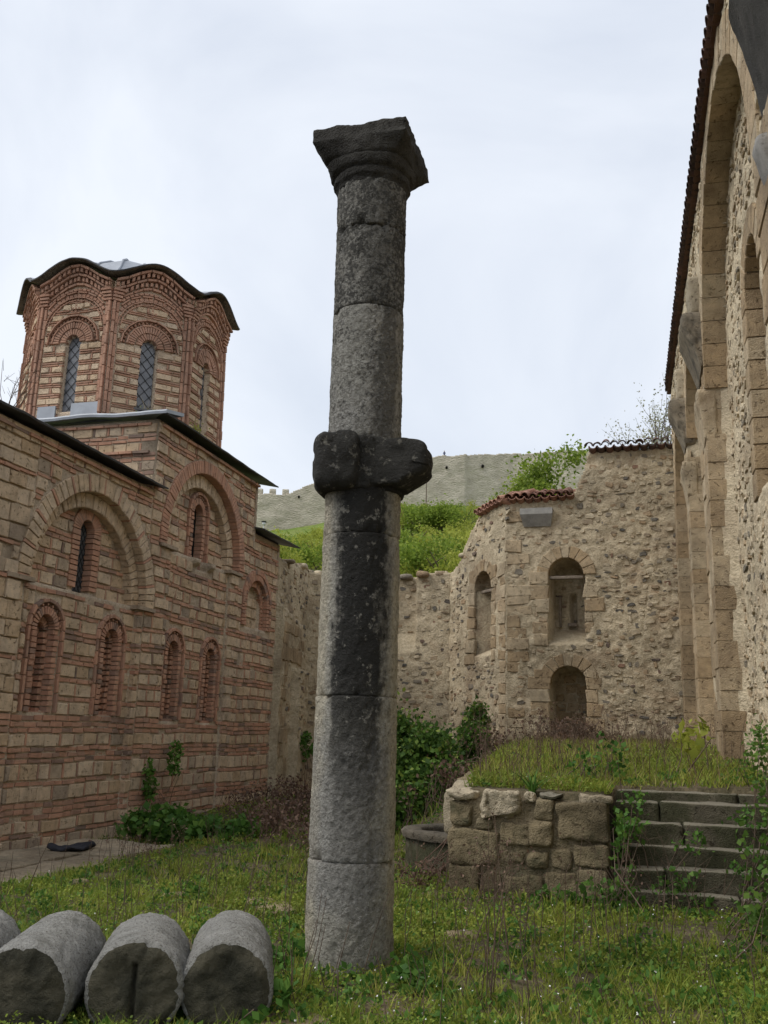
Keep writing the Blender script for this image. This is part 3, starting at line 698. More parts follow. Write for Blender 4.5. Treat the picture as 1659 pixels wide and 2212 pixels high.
for k in range(8):
    P = face(k)
    nst = .05 if k in vis else .2
    us = np.linspace(-SD/2, SD/2, int(SD/nst)+1)
    o = field('drum_wall', us, np.arange(7.5, 11.1, nst), ddep, lambda u, v: v < ztop(u), P, .35, 'drum_mortar', church, .008)
    if drum is None: drum = o
    if k not in vis: continue
    courses(dm, dsch, -SD/2, SD/2, dreg, P, 'brick', 'block', .018, lb=(.28, .5), lsn=(.2, .38))
    ring(dm, 'brick', 0, 9.44, .165, .30, -.1, .02, P, 13, gap=.2); ring(dm, 'brick', 0, 9.42, .325, .475, -.1, .035, P, 23, gap=.22)
    ring(dm, 'brick', 0, 9.42, .475, .505, -.1, .05, P, 8, gap=.03); ring(dm, 'brick', 0, 9.42, .60, .63, -.1, .05, P, 9, gap=.03)
    for q in range(19):
        a = math.pi*(q+.5)/19; c_, s_ = math.cos(a), math.sin(a); rr = .553; d = .024
        for sg in (-1, 1):
            dr_, dt_ = d, d*sg
            p0 = (c_*(rr-dr_)-s_*(-dt_), 9.42+s_*(rr-dr_)+c_*(-dt_)); p1 = (c_*(rr+dr_)-s_*dt_, 9.42+s_*(rr+dr_)+c_*dt_)
            nx, ny = p1[1]-p0[1], -(p1[0]-p0[0]); ln = math.hypot(nx, ny); nx, ny = nx/ln*.007, ny/ln*.007
            dm.add('brick', prism([(p0[0]-nx, p0[1]-ny), (p1[0]-nx, p1[1]-ny), (p1[0]+nx, p1[1]+ny), (p0[0]+nx, p0[1]+ny)], -.06, .01, .002, P))
    # big arch over the face and cross of small bricks
    ring(dm, 'brick', 0, 9.72, .72, .745, -.05, .04, P, 10, .05, math.pi-.05, gap=.03); ring(dm, 'brick', 0, 9.72, .655, .675, -.05, .03, P, 10, .12, math.pi-.12, gap=.03)
    for q in range(26):
        a = .12+(math.pi-.24)*(q+.5)/26; c_, s_ = math.cos(a), math.sin(a); rr = .698; d = .016
        dm.add('brick', prism([(c_*(rr-d), 9.72+s_*(rr-d)), (c_*rr-s_*d, 9.72+s_*rr+c_*d), (c_*(rr+d), 9.72+s_*(rr+d)), (c_*rr+s_*d, 9.72+s_*rr-c_*d)], -.05, .018, .003, P))
    for (a, b) in ((0, 0), (0, 1), (0, -1), (-1, 0), (1, 0), (0, 2)):
        uu, vv = a*.075, 10.2+b*.065; d = .026
        for pl in ([(uu-d, vv-d), (uu-d+.014, vv-d), (uu+d, vv+d-.014), (uu+d, vv+d), (uu+d-.014, vv+d), (uu-d, vv-d+.014)], [(uu+d, vv-d), (uu+d, vv-d+.014), (uu-d+.014, vv+d), (uu-d, vv+d), (uu-d, vv+d-.014), (uu+d-.014, vv-d)]):
            dm.add('brick', prism(pl, -.04, .03, .003, P))
    for ra_, rb_, n_, w1 in ((.755, .82, 24, .02), (.832, .862, 10, .05), (.88, .93, 26, .035)):
        for q in range(n_):
            a = math.pi*(q+.08)/n_; b = math.pi*(q+.92)/n_; m_ = (a+b)/2
            uu, vv = rb_*math.cos(m_), 9.72+rb_*math.sin(m_)
            if abs(uu) > SD/2-.16 or vv > float(ztop(np.array(uu)))-.40: continue
            dm.add('brick', prism([(ra_*math.cos(a), 9.72+ra_*math.sin(a)), (rb_*math.cos(a), 9.72+rb_*math.sin(a)), (rb_*math.cos(b), 9.72+rb_*math.sin(b)), (ra_*math.cos(b), 9.72+ra_*math.sin(b))], -.05, w1, .004, P))
    # corner strips
    for s in (-1, 1):
        for (o1, o2, w1) in ((.012, .065, .07), (.085, .145, .03)):
            a, b = sorted((s*(SD/2-o1), s*(SD/2-o2))); stack(dm, 'brick', a, b, 7.6, 10.3, .24, -.05, w1, P, .012)
        for q in range(4):
            a, b = sorted((s*(SD/2+.012), s*(SD/2-.17-.02*q))); dm.add('brick', prism([(a, 10.3+q*.068), (b, 10.3+q*.068), (b, 10.3+q*.068+.05), (a, 10.3+q*.068+.05)], -.05, .07+q*.02, .006, P))
        a, b = sorted((s*SD/2, s*(SD/2-.16))); dm.add('block', prism([(a, 10.575), (b, 10.575), (b, 10.72), (a, 10.72)], -.05, .10, .01, P))
    # scalloped cornice: rows of bricks on end
    for row, (dz, hh, w1, stp) in enumerate(((-.41, .05, .05, .2), (-.335, .09, .095, .105), (-.22, .05, .12, .22), (-.155, .085, .17, .105), (-.055, .055, .20, .24))):
        u_ = -SD/2+.02
        while u_ < SD/2-.02:
            ln = stp; ua_, ub_ = u_, min(u_+ln-(.014 if stp > .15 else .045), SD/2)
            za, zb = float(ztop(np.array(ua_))), float(ztop(np.array(ub_)))
            dm.add('brick', prism([(ua_, za+dz), (ub_, zb+dz), (ub_, zb+dz+hh), (ua_, za+dz+hh)], -.03, w1+(rng.normal(0, .004) if row % 2 == 0 else rng.choice([-.025, .0])), .004, P))
            u_ += ln
    lattice_window(P, 0., 7.9, 9.44, .155, -.12, 'window_glass', .24, 1.15)
P = face(0); V = P(np.array([-.62, -.2, -.2, -.62]), np.array([7.6, 7.6, 8.02, 8.02]), np.full(4, .06)); obj('flashing', np.concatenate([V, V+[0, .04, 0]]), polys=[(0, 1, 2, 3), (7, 6, 5, 4), (0, 4, 5, 1), (1, 5, 6, 2), (2, 6, 7, 3), (3, 7, 4, 0)], mat='lead', parent=church)
V = P(np.array([.17, .8, .8, .17]), np.array([7.6, 7.6, 8.05, 8.05]), np.full(4, .06)); obj('flashing', np.concatenate([V, V+[0, .04, 0]]), polys=[(0, 1, 2, 3), (7, 6, 5, 4), (0, 4, 5, 1), (1, 5, 6, 2), (2, 6, 7, 3), (3, 7, 4, 0)], mat='lead', parent=church)
# drum roof: scalloped sheet and low dome
na = 8*24; V = []; rows = []
fr = [(1.0, .29, .06, 1.), (1.0, .30, .085, 1.), (.97, .28, .125, 1.), (.88, .1, .19, .7), (.80, 0, .30, .2), (.66, 0, .60, 0), (.48, 0, .83, 0), (.25, 0, .98, 0), (.02, 0, 1.03, 0)]
for (f_, ov, dz, wv) in fr:
    for i in range(na):
        k = i//24; t_ = (i % 24)/24-.5; u_ = t_*SD; a = math.radians(45*k-90)
        nr = np.array([math.cos(a), math.sin(a)]); tg = np.array([-math.sin(a), math.cos(a)])
        q = nr*AP+tg*u_; ln = np.linalg.norm(q); q2 = q*f_+q/ln*ov
        rad = np.linalg.norm(q2); 
        z = 10.74+wv*float(ztop(np.array(u_))-10.74)+(1-wv)*.25+dz+.03*wv*float(fbm(np.array([[math.cos(i*.0327)*6, math.sin(i*.0327)*6]]), 5, 3)[0])
        V.append((*(DC+q2), z))
V = np.array(V); Q = []; nr_ = len(fr); i = np.arange(na); i2 = (i+1) % na
for j in range(nr_-1): Q.append(np.stack([j*na+i, j*na+i2, (j+1)*na+i2, (j+1)*na+i], 1))
obj('drum_eave', V[:3*na], quads=np.concatenate(Q[:2]), mat='dark_sheet', parent=church, smooth=True)
# underside of the eave
V2 = V[:na].copy(); V3 = V[:na].copy(); V3[:, :2] = DC+(V3[:, :2]-DC)*.87; V3[:, 2] += .01
obj('drum_soffit', np.concatenate([V2, V3]), quads=np.stack([i, i+na, i2+na, i2], 1), mat='corbel_stone', parent=church)
dome = obj('dome', V[2*na:], quads=np.concatenate(Q[2:])-2*na, mat='lead', parent=church, smooth=True)
for k in range(16):
    j = k*12; b_ = [V[r*na+j]+[0, 0, .02] for r in range(3, nr_)]; V_, Q_ = tube(b_, .025, 6); obj('seam', V_, quads=Q_, mat='lead', parent=dome)
ms.finish(church, {'brick': ('brick', 'brick', wall, 200, 'brickwork', False), 'block': ('stone_block', 'travertine', wall, 220, 'stonework', False)})
dm.finish(church, {'brick': ('brick', 'drum_brick', drum, 100, 'brickwork', False), 'block': ('stone_block', 'drum_stone', drum, 80, 'stonework', False)})

# dark rag lying on the pavement
V, Q = rough_box((.7, .3, .1), (-8.1, 12.6, -.06), 1.1, n=18, k=2.2, amp=.09, ns=5, seed=4)
obj('rag', V, quads=Q, mat='cloth_dark', smooth=True, label='crumpled dark cloth on the stone pavement by the church', category=None) if False else tag(obj('rag', V, quads=Q, mat='cloth_dark', smooth=True), 'crumpled dark cloth lying on the pavement by the church', 'cloth')

# ------------------------------------------------------------ rubble walls
def rubble(ms, ua, ub, va, vb, depth, mask, P, kind='stone', hrow=(.10, .2), wid=(.12, .36), fill=.86, proud=(.012, .05), avoid=()):
    v = va
    while v < vb:
        h = rng.uniform(*hrow)*(.6 if rng.random() < .3 else 1.); u = ua+rng.uniform(0, .2)
        while u < ub:
            l_ = rng.uniform(*wid)*(.7 if rng.random() < .3 else 1)
            cu, cv = u+l_/2, v+h/2+rng.normal(0, .03); ru, rv = l_/2*.92, h/2*rng.uniform(.6, 1.)
            u += l_+rng.uniform(.01, .05)
            if rng.random() > fill+.35*float(fbm(np.array([[cu*.9, cv*.9]]), 13, 3)[0]): continue
            if any(a-ru*.9 < cu < b+ru*.9 and c-rv*.9 < cv < d+rv*.9 for a, b, c, d in avoid): continue
            tu = cu+np.array([-ru, ru, ru, -ru, 0]); tv = cv+np.array([-rv, -rv, rv, rv, 0])
            if mask is not None and not mask(tu, tv).all(): continue
            dp = depth(tu, tv)
            if dp.max()-dp.min() > .03: continue
            ms.add(kind, stone(cu, cv, ru, rv, dp[4]-.03, dp[4]+rng.uniform(*proud), P))
        v += h*.98
def blocks(ms, P, lst, dep, kind='block', pr=.02):
    for a, b, c, d in lst:
        j = rng.normal(0, .018, 8); w_ = dep
        ms.add(kind, prism([(a+j[0], c+j[1]), (b+j[2], c+j[3]), (b+j[4], d+j[5]), (a+j[6], d+j[7])], w_-.06, w_+pr+rng.normal(0, .006), .02, P, .006))

# back wall facing the court
YB = 24.5
def PB(u, v, w): u = np.asarray(u, float); return np.stack([u+0*v, YB-w+0*u, v+0*u], -1)
back = empty('back_wall', (-1.5, YB, 1.4), 'tall rubble wall with two arched niches at the end of the court', 'wall')
def btop(u): return np.interp(u, [-3.75, -3.7, -2.0, -1.85, -1.62, -1.5, 2], [7.66, 7.7, 7.74, 8.0, 8.45, 8.95, 9.0])+.05*fbm(np.stack([u*6, u*0], -1), 2, 2)
NI = [(-2.14, 3.95, 5.72, .44), (-2.12, .8, 2.95, .45)]
def bdep(u, v):
    w_ = .0*u
    for uc, si, sp, hf in NI: w_ = np.where(arch_in(u, v, uc, sp, hf, si), -1.15, w_)
    w_ = np.where(arch_in(u, v, -2.05, 5.3, .08, 4.45), -1.5, w_)
    # sloping sill of the upper niche
    s_ = (np.abs(u+2.14) < .44) & (v > 3.95) & (v < 4.45); w_ = np.where(s_, -1.15*(v-3.95)/.5, w_)
    return w_-.01
def bmask(u, v): return v < btop(u)
field('wall', np.arange(-3.7, 1.61, .05), np.arange(.3, 9.15, .05), bdep, bmask, PB, 1.8, 'rubble_mortar', back, .05, 6.)
ms = Masonry()
q = []; v = 1.2
while v < 7.3:                                            # quoin blocks at the left corner
    h = rng.uniform(.22, .36); q.append((-3.69, -3.69+rng.uniform(.35, .75), v, v+h-.02)); v += h
v = 1.2
while v < 5.75:                                           # jambs of the niches
    h = rng.uniform(.22, .38)
    if not (3.35 < v+h/2 < 3.95):
        q.append((-2.585-rng.uniform(.3, .6), -2.585, v, v+h-.02)); q.append((-1.69, -1.69+rng.uniform(.2, .5), v, v+h-.02))
    v += h
q2 = [b for b in q if rng.random() < .85]
blocks(ms, PB, q2, 0., 'block', .016)
for uc, si, sp, hf in NI: ring(ms, 'block', uc, sp, hf+.005, hf+.32, -.3, .014, PB, 9, gap=.08, ch=.015)
av = [(a, b, c, d) for a, b, c, d in q2]+[(-2.95, -1.35, 5.72, 6.5), (-2.95, -1.35, 2.95, 3.72), (-3.35, -2.35, 6.9, 7.5)]
rubble(ms, -3.6, 1.0, 1.0, 9.0, bdep, bmask, PB, avoid=av, hrow=(.09, .19), wid=(.10, .32), fill=.82, proud=(.003, .03))
for uc, si, sp, hf in NI[1:]:
    for r_ in range(9): 
        v0 = 1.1+r_*.24; u_ = uc-hf+.02
        while u_ < uc+hf-.05:
            l_ = rng.uniform(.2, .4); b_ = min(u_+l_, uc+hf-.02)
            if arch_in(np.array([u_, b_]), np.array([v0+.22, v0+.22]), uc, sp, hf, .5).all(): blocks(ms, PB, [(u_, b_-.015, v0, v0+.225)], -1.16, 'block', .015)
            u_ = b_
ms.finish(back, {'stone': ('stone', 'rubble', back, 300, 'rubble_fill', False), 'block': ('stone_block', 'ashlar', back, 120, 'ashlar_fill', False)})
V = PB(np.array([-3.28, -2.44, -2.5, -3.2]), np.array([7.46, 7.46, 7.0, 7.0]), np.array([.2, .2, .02, .02])); V2 = PB(np.array([-3.28, -2.44, -2.5, -3.2]), np.array([7.46, 7.46, 7.0, 7.0]), np.full(4, -.1))
V3 = PB(np.array([-3.28, -2.44]), np.array([7.3, 7.3]), np.array([.2, .2]))
obj('corbel', np.concatenate([V, V2, V3]), polys=[(0, 8, 9, 1), (8, 3, 2, 9), (4, 5, 6, 7)[::-1], (0, 1, 5, 4), (3, 7, 6, 2), (0, 4, 7, 3, 8), (1, 9, 2, 6, 5)], mat='grey_stone', parent=back)
for (x0, x1, y_, z0, z1, lab) in ((-2.57, -1.7, YB+.12, 5.62, 5.7, 0), (-2.2, -1.95, YB+1.05, 4.5, 4.6, 0)):
    V, Q = rough_box((x1-x0, .12, z1-z0), ((x0+x1)/2, y_, (z0+z1)/2), n=5, k=12, amp=.008, seed=3); obj('lintel', V, quads=Q, mat='old_wood', parent=back, smooth=True)
V, Q = box(-2.42, -2.36, YB+1.04, YB+1.12, 4.5, 5.3); obj('plank', V, polys=Q, mat='old_wood', parent=back)
# barrel tiles
def tile_mesh(r_=.11, ln=.45, th=.016, mat='tile', tint=.5):
    n = 7; a = np.linspace(.1, math.pi-.1, n); V = []
    for y_, rr in ((0, r_), (ln, r_*.86)):
        for r2 in (rr, rr-th): V.append(np.stack([r2*np.cos(a), np.full(n, y_), r2*np.sin(a)], 1))
    V = np.concatenate(V); Q = []
    for i in range(n-1):
        Q += [(i, i+1, 2*n+i+1, 2*n+i), (n+i+1, n+i, 3*n+i, 3*n+i+1), (i+1, i, n+i, n+i+1), (2*n+i, 2*n+i+1, 3*n+i+1, 3*n+i)]
    Q += [(0, 2*n, 3*n, n), (n-1, 2*n-1, 4*n-1, 3*n-1)]
    me = mesh_np('roof_tile', V, polys=Q, rnd=tint); me.materials.append(MATS[mat]); return me
def put(me, name, parent, loc, rot):
    o = bpy.data.objects.new(name, me); col.objects.link(o); o.parent = parent; o.location = np.array(loc)-WLOC[parent.name]; o.rotation_euler = rot; return o
TM = [tile_mesh(mat='tile', tint=x) for x in (.1, .5, .9)]; OT = [tile_mesh(mat='old_tile', tint=x) for x in (.1, .5, .9)]
def tiles(parent, p0, p1, out, meshes, rows=2, slope=.32, sp=.215):
    p0 = np.array(p0, float); p1 = np.array(p1, float); d = p1-p0; ln = np.linalg.norm(d); d /= ln
    yaw_ = math.atan2(d[1], d[0])
    bk_ = np.array([-math.sin(yaw_), math.cos(yaw_), 0])
    for r_ in range(rows):
        for i in range(int(ln/sp)):
            q = p0+d*(i+.5)*sp+bk_*(r_*.34-out)+np.array([0, 0, r_*.34*math.tan(slope)])
            put(meshes[int(rng.integers(3))], 'roof_tile', parent, q+[0, 0, .05+rng.normal(0, .008)], (slope+rng.normal(0, .03), rng.normal(0, .04), yaw_+rng.normal(0, .03)))
            q2 = q+d*sp*.5
            put(meshes[int(rng.integers(3))], 'roof_tile', parent, q2+[0, 0, .07+rng.normal(0, .006)], (slope, math.pi, yaw_+rng.normal(0, .03)))
tiles(back, (-3.7, YB, 7.72), (-1.95, YB, 7.76), .17, TM, 3)
tiles(back, (-1.6, YB, 9.0), (.75, YB, 9.02), .17, OT, 2)
for i in range(5):
    put(TM[i % 3], 'ridge_tile', back, (-3.6+i*.4, YB+.95, 8.12+rng.normal(0, .01)), (0, 0, -math.pi/2+rng.normal(0, .04)))

# ruined apse wall: left return, back, splayed face with a niche
apse = empty('apse_wall', (-7, 26, .2), 'ruined curved rubble wall with jagged top behind the column', 'wall')
NODES = [(-9.02, 22.12), (-9.55, 25.6), (-8.6, 26.9), (-5.7, 27.0), (-3.69, 24.48)]
ms = Masonry(); segs = []
for (a, b) in zip(NODES[:-1], NODES[1:]):
    a = np.array(a); b = np.array(b); ln = np.linalg.norm(b-a); d = (b-a)/ln; nn = np.array([d[1], -d[0]])
    segs.append((a, d, nn, ln))
def PA(a, d, nn):
    def P(u, v, w):
        u = np.asarray(u, float); w = np.asarray(w, float)+0*u; v = np.asarray(v, float)+0*u
        return np.concatenate([a+d*u[..., None]+nn*w[..., None], v[..., None]], -1)
    return P
tops = [lambda u: 5.85+.1*u, lambda u: 6.15+0*u, lambda u: 6.12+.04*u, lambda u: np.interp(u, [0, .5, .9, 1.3, 1.7, 2.2, 3.3], [6.2, 6.4, 6.85, 7.2, 7.5, 7.68, 7.7])]
for si, ((a, d, nn, ln), tp) in enumerate(zip(segs, tops)):
    P = PA(a, d, nn)
    def dep(u, v, si=si, ln=ln):
        w_ = 0*u-.01
        if si == 3:
            w_ = np.where(arch_in(u, v, 2.0, 5.55, .46, 3.75), -1.1, w_); s_ = (np.abs(u-2.0) < .46) & (v > 3.75) & (v < 4.2); w_ = np.where(s_, -1.1*(v-3.75)/.45, w_)
        if si == 0: w_ = w_+np.where((u < 2.4) & (v < 4.7-.1*u), .16, 0)+np.where((u > 1.2) & (u < 2.6) & (v < 3.2), .22, 0)
        if si == 2:
            w_ = np.where((u > .9) & (u < 1.9) & (v > 4.2) & (v < 6.2), w_-.35, w_); s_ = (u > .9) & (u < 1.9) & (v > 3.9) & (v < 4.5); w_ = np.where(s_, -.35*(v-3.9)/.6, w_)
        return w_
    def mk(u, v, tp=tp): return v < tp(u)+.12*fbm(np.stack([u*3, u*0], -1), 4, 3)
    field('wall', np.arange(-.06, ln+.06, .06), np.arange(-.4, 8.2, .06), dep, mk, P, 1.4, 'rubble_mortar', apse, .045, 4.)
    av = []
    if si == 3:
        v = .4; q = []
        while v < 6.1:
            h = rng.uniform(.24, .4)
            if v > 3.3: q.append((1.53-rng.uniform(.3, .6), 1.53, v, v+h-.02)); q.append((2.47, 2.47+rng.uniform(.2, .35), v, v+h-.02))
            q.append((ln-rng.uniform(.25, .4), ln-.01, v, v+h-.02)); v += h
        blocks(ms, P, q, 0, 'block', .016); av = q+[(1.2, 2.8, 5.5, 6.3)]
        ring(ms, 'block', 2.0, 5.55, .465, .78, -.3, .014, P, 9, gap=.08, ch=.015)
    if si == 0:
        v = 0; q = []
        while v < 5.2:
            h = rng.uniform(.22, .4); u_ = .05
            while u_ < 2.3:
                l_ = rng.uniform(.25, .6)
                if v+h < 4.6-.1*(u_+l_) and not (1.1 < u_+l_ and u_ < 2.65 and v < 3.2): q.append((u_, u_+l_-.02, v, v+h-.02))
                u_ += l_
            v += h
        blocks(ms, P, [b for b in q if rng.random() < .8], .15, 'block', .02); av = q
    rubble(ms, .03, ln-.03, .0, 8.0, dep, mk, P, avoid=av, hrow=(.09, .2), wid=(.12, .36), fill=.82, proud=(-.002, .03))
    # loose stones on the broken top
    u_ = .1
    while u_ < ln-.15:
        l_ = rng.uniform(.15, .4); zz = float(tp(np.array(u_+l_/2)))
        V, Q = rough_box((l_, rng.uniform(.2, .4), rng.uniform(.12, .22)), P(np.array(u_+l_/2), np.array(zz+.02), np.array(-.25+rng.normal(0, .1))), math.atan2(d[1], d[0])+rng.normal(0, .2), n=3, k=3.5, amp=.03, ns=5, seed=int(u_*100))
        obj('coping_stone', V, quads=Q, mat='rubble', parent=apse, rnd=rng.random(), smooth=True); u_ += l_*rng.uniform(.9, 1.5)
ms.finish(apse, {'stone': ('stone', 'rubble', apse, 260, 'rubble_fill', False), 'block': ('stone_block', 'ashlar', apse, 90, 'ashlar_fill', False)})
a, d, nn, ln = segs[3]; P3 = PA(a, d, nn)
for v_, w_, l_ in ((5.5, -.25, .9), (4.65, -.5, .5)):
    c_ = P3(np.array(2.0 if l_ > .8 else 2.2), np.array(v_), np.array(w_)); V, Q = rough_box((l_, .14, .08), c_, math.atan2(d[1], d[0]), n=5, k=12, amp=.008, seed=6); obj('lintel', V, quads=Q, mat='old_wood', parent=apse, smooth=True)
tiles(apse, P3(np.array(1.7), np.array(7.62), np.array(0.)), P3(np.array(ln), np.array(7.72), np.array(0.)), .12, TM, 3)

# ------------------------------------------------------------ right arcaded wall
TH = R(1.9); RX = 1.76
def PR(u, v, w):
    u = np.asarray(u, float); xl = RX-np.asarray(w, float)+0*u; v = np.asarray(v, float)+0*u
    return np.stack([xl*math.cos(TH)-u*math.sin(TH), xl*math.sin(TH)+u*math.cos(TH), v], -1)
rightw = empty('arcade_wall', tuple(PR(np.array(15.), np.array(1.2), np.array(0.))), 'high stone wall with tall blind arches under a tiled eave', 'wall')
PIERS = [(7.4, 9.0), (15.2, 16.36), (19.4, 20.2), (23.9, 24.6)]
BAYS = [(12.12, 7.1, 3.05), (17.88, 7.6, 1.52), (22.05, 7.3, 1.85), (4.6, 7.1, 2.8)]
WPL = .34
def rdep(u, v):
    w_ = WPL+0*u
    for uc, sp, rad in BAYS: w_ = np.where(arch_in(u, v, uc, sp, rad, -1), 0., w_)
    w_ = np.where(arch_in(u, v, 12.02, 7.35, .68, 4.7), -.75, w_)
    return w_-.01
rtop = 10.35
field('wall', np.arange(3.0, 24.62, .06), np.arange(-.3, rtop, .06), rdep, None, PR, 1.2, 'right_mortar', rightw, .04, 4.)
ms = Masonry()
def rmask(u, v): return v < rtop-.1
av = []
for (a, b) in PIERS:                                      # ashlar piers: courses of big blocks with returns
    v = .2
    while v < 7.2:
        h = rng.uniform(.3, .5)
        blocks(ms, PR, [(a-.02, (a+b)/2-.01+rng.normal(0, .1), v, v+h-.008), ((a+b)/2+.0+rng.normal(0, .02), b+.02, v, v+h-.008)], WPL, 'block', .012)
        v += h
    av.append((a-.05, b+.05, .2, 7.25))
# returns (faces towards the camera) of piers and arch soffits are shown by voussoirs as deep as the reveal
def soffit(uc, sp, rad, n):
    for i in range(n):
        a = math.pi*i/n+.0018; b = math.pi*(i+1)/n-.0018
        poly = [(uc+(rad-.06)*math.cos(a), sp+(rad-.06)*math.sin(a)), (uc+(rad+.42)*math.cos(a), sp+(rad+.42)*math.sin(a)), (uc+(rad+.42)*math.cos(b), sp+(rad+.42)*math.sin(b)), (uc+(rad-.06)*math.cos(b), sp+(rad-.06)*math.sin(b))]
        ms.add('block', prism(poly, -.04, WPL+.012+rng.normal(0, .004), .008, PR, .003))
soffit(*BAYS[0], 26); soffit(*BAYS[1], 14); soffit(*BAYS[2], 16)
for u_, s in ((15.2, -1), (19.4, -1), (23.9, -1)):
    v = .2
    while v < 7.15:
        h = rng.uniform(.28, .48); j = rng.normal(0, .006)
        ms.add('block', prism([(u_-.06+j, v), (u_+.5, v), (u_+.5, v+h-.008), (u_-.06+j, v+h-.008)], -.03, WPL+.022, .008, PR, .004)); v += h
v = 4.7
while v < 7.3:
    h = rng.uniform(.28, .42); ms.add('block', prism([(12.64, v), (13.0, v), (13.0, v+h-.02), (12.64, v+h-.02)], -.74, .012, .012, PR)); v += h
for i in range(9):
    a = math.pi*i/9+.02; b = math.pi*(i+1)/9-.02
    ms.add('block', prism([(12.02+.63*math.cos(a), 7.35+.63*math.sin(a)), (12.02+1.*math.cos(a), 7.35+1.*math.sin(a)), (12.02+1.*math.cos(b), 7.35+1.*math.sin(b)), (12.02+.63*math.cos(b), 7.35+.63*math.sin(b))], -.74, .014, .012, PR))
av += [(11.0, 13.05, 4.6, 8.4)]
rubble(ms, 6.5, 24.3, .4, 10.2, rdep, rmask, PR, avoid=av, hrow=(.08, .16), wid=(.10, .28), fill=.8, proud=(.002, .028))
ms.finish(rightw, {'stone': ('stone', 'rubble_pale', rightw, 300, 'rubble_fill', False), 'block': ('stone_block', 'ashlar', rightw, 200, 'ashlar_fill', False)})
# pilaster caps, flaring corbels and pale impost blocks on the piers
def loftbox(prof, ua, ub, name, mat, tint=.5):
    """profile of (v, w_front) swept over u range, closed at the back"""
    us = np.linspace(ua, ub, 7); V = []
    pv_ = np.array(prof, float); tt = np.linspace(0, len(prof)-1, (len(prof)-1)*4+1); prof = list(zip(np.interp(tt, np.arange(len(pv_)), pv_[:, 0]), np.interp(tt, np.arange(len(pv_)), pv_[:, 1])))
    for vv, ww in prof:
        V.append(PR(us, np.full(7, vv), np.full(7, ww)+.045*fbm(np.stack([us*5, us*0+vv*6], -1), 3, 3)))
    for vv, ww in prof[::-1]: V.append(PR(us, np.full(7, vv), np.full(7, WPL-.15)))
    V = np.stack(V); m = len(V); Q = []; ids = np.arange(m*7).reshape(m, 7)
    for i in range(m):
        i2 = (i+1) % m
        for j in range(6): Q.append((ids[i, j], ids[i, j+1], ids[i2, j+1], ids[i2, j]))
    Q += [tuple(ids[:, 0]), tuple(ids[::-1, 6])]
    obj(name, V.reshape(-1, 3), polys=[tuple(int(x) for x in f) for f in Q], mat=mat, parent=rightw, rnd=tint)
def corbel(u_, v0, h, wout, wu, name, mat, lo, seed, tint=.5):
    V, Q = rough_box((wout+.2, wu, h), (0, 0, 0), n=18, k=10, amp=.03, ns=6, seed=seed)
    f_ = np.clip((V[:, 2]+h/2)/h, 0, 1); tp = lo+(1-lo)*np.clip(f_/.72, 0, 1)**1.3
    out_ = np.clip(-(V[:, 0]-(wout+.2)/2+.2)+0, 0, None)      # distance in front of the wall face
    V[:, 0] = np.where(out_ > 0, V[:, 0]+out_*(1-tp), V[:, 0])
    V = V+PR(np.array(u_), np.array(v0+h/2), np.array(WPL-.2+(wout+.2)/2))
    obj(name, V, quads=Q, mat=mat, parent=rightw, smooth=True, rnd=tint)
for i_, (a, b) in enumerate(PIERS[1:3]):
    corbel((a+b)/2-.02, 6.25, .9, .12, b-a+.1, 'pilaster_cap', 'ashlar', .2, 3+i_, .75)
    corbel((a+b)/2-.02, 7.45, 1.05, .31, b-a+.04, 'corbel', 'corbel_stone', .1, 7+i_, .9)
    corbel((a+b)/2, 8.5, .7, .16, b-a-.3, 'impost_block', 'pale_stone', .9, 11+i_, 1.)
V, Q = rough_box((.24, .34, .5), PR(np.array(8.3), np.array(6.75), np.array(WPL-.06)), .03, n=6, k=9, amp=.02, seed=9, tilt=.25); obj('corbel', V, quads=Q, mat='grey_stone', parent=rightw, smooth=True)
corbel(7.8, 7.1, 1.75, .26, 1.2, 'corbel', 'capital_stone', .02, 21, 1.)
# eave: timber fascia, rafters' board, tiles
def rbox(ua, ub, va, vb, wa, wb, name, mat, parent=rightw):
    V = PR(np.array([ua, ub]*4), np.array([va, va, vb, vb]*2), np.array([wa]*4+[wb]*4)); return obj(name, V, polys=[(0, 1, 3, 2), (4, 6, 7, 5), (0, 4, 5, 1), (2, 3, 7, 6), (0, 2, 6, 4), (1, 5, 7, 3)], mat=mat, parent=parent)
EW = RX-1.30
rbox(2.5, 24.4, 10.37, 10.40, WPL-.3, EW-.06, 'soffit_board', 'fascia_wood')
rbox(2.5, 24.4, 10.38, 10.44, EW-.065, EW-.042, 'fascia', 'fascia_wood')
for i in range(105):
    u_ = 3.2+i*.2; p_ = PR(np.array(u_), np.array(10.47), np.array(EW+.0))
    put(OT[int(rng.integers(3))], 'roof_tile', rightw, p_+[0, 0, rng.normal(0, .01)], (.30, rng.normal(0, .03), TH-math.pi/2+rng.normal(0, .03)))
    p_ = PR(np.array(u_+.1), np.array(10.50), np.array(EW-.01)); put(OT[int(rng.integers(3))], 'roof_tile', rightw, p_, (.30, math.pi, TH-math.pi/2))
V = PR(np.array([2.5, 24.4, 24.4, 2.5]), np.array([10.5, 10.5, 10.95, 10.95]), np.array([EW, EW, -1., -1.])); obj('roof_deck', np.concatenate([V, V-[0, 0, .05]]), polys=[(0, 1, 2, 3), (7, 6, 5, 4), (0, 4, 5, 1), (1, 5, 6, 2), (2, 6, 7, 3), (3, 7, 4, 0)], mat='old_tile', parent=rightw)

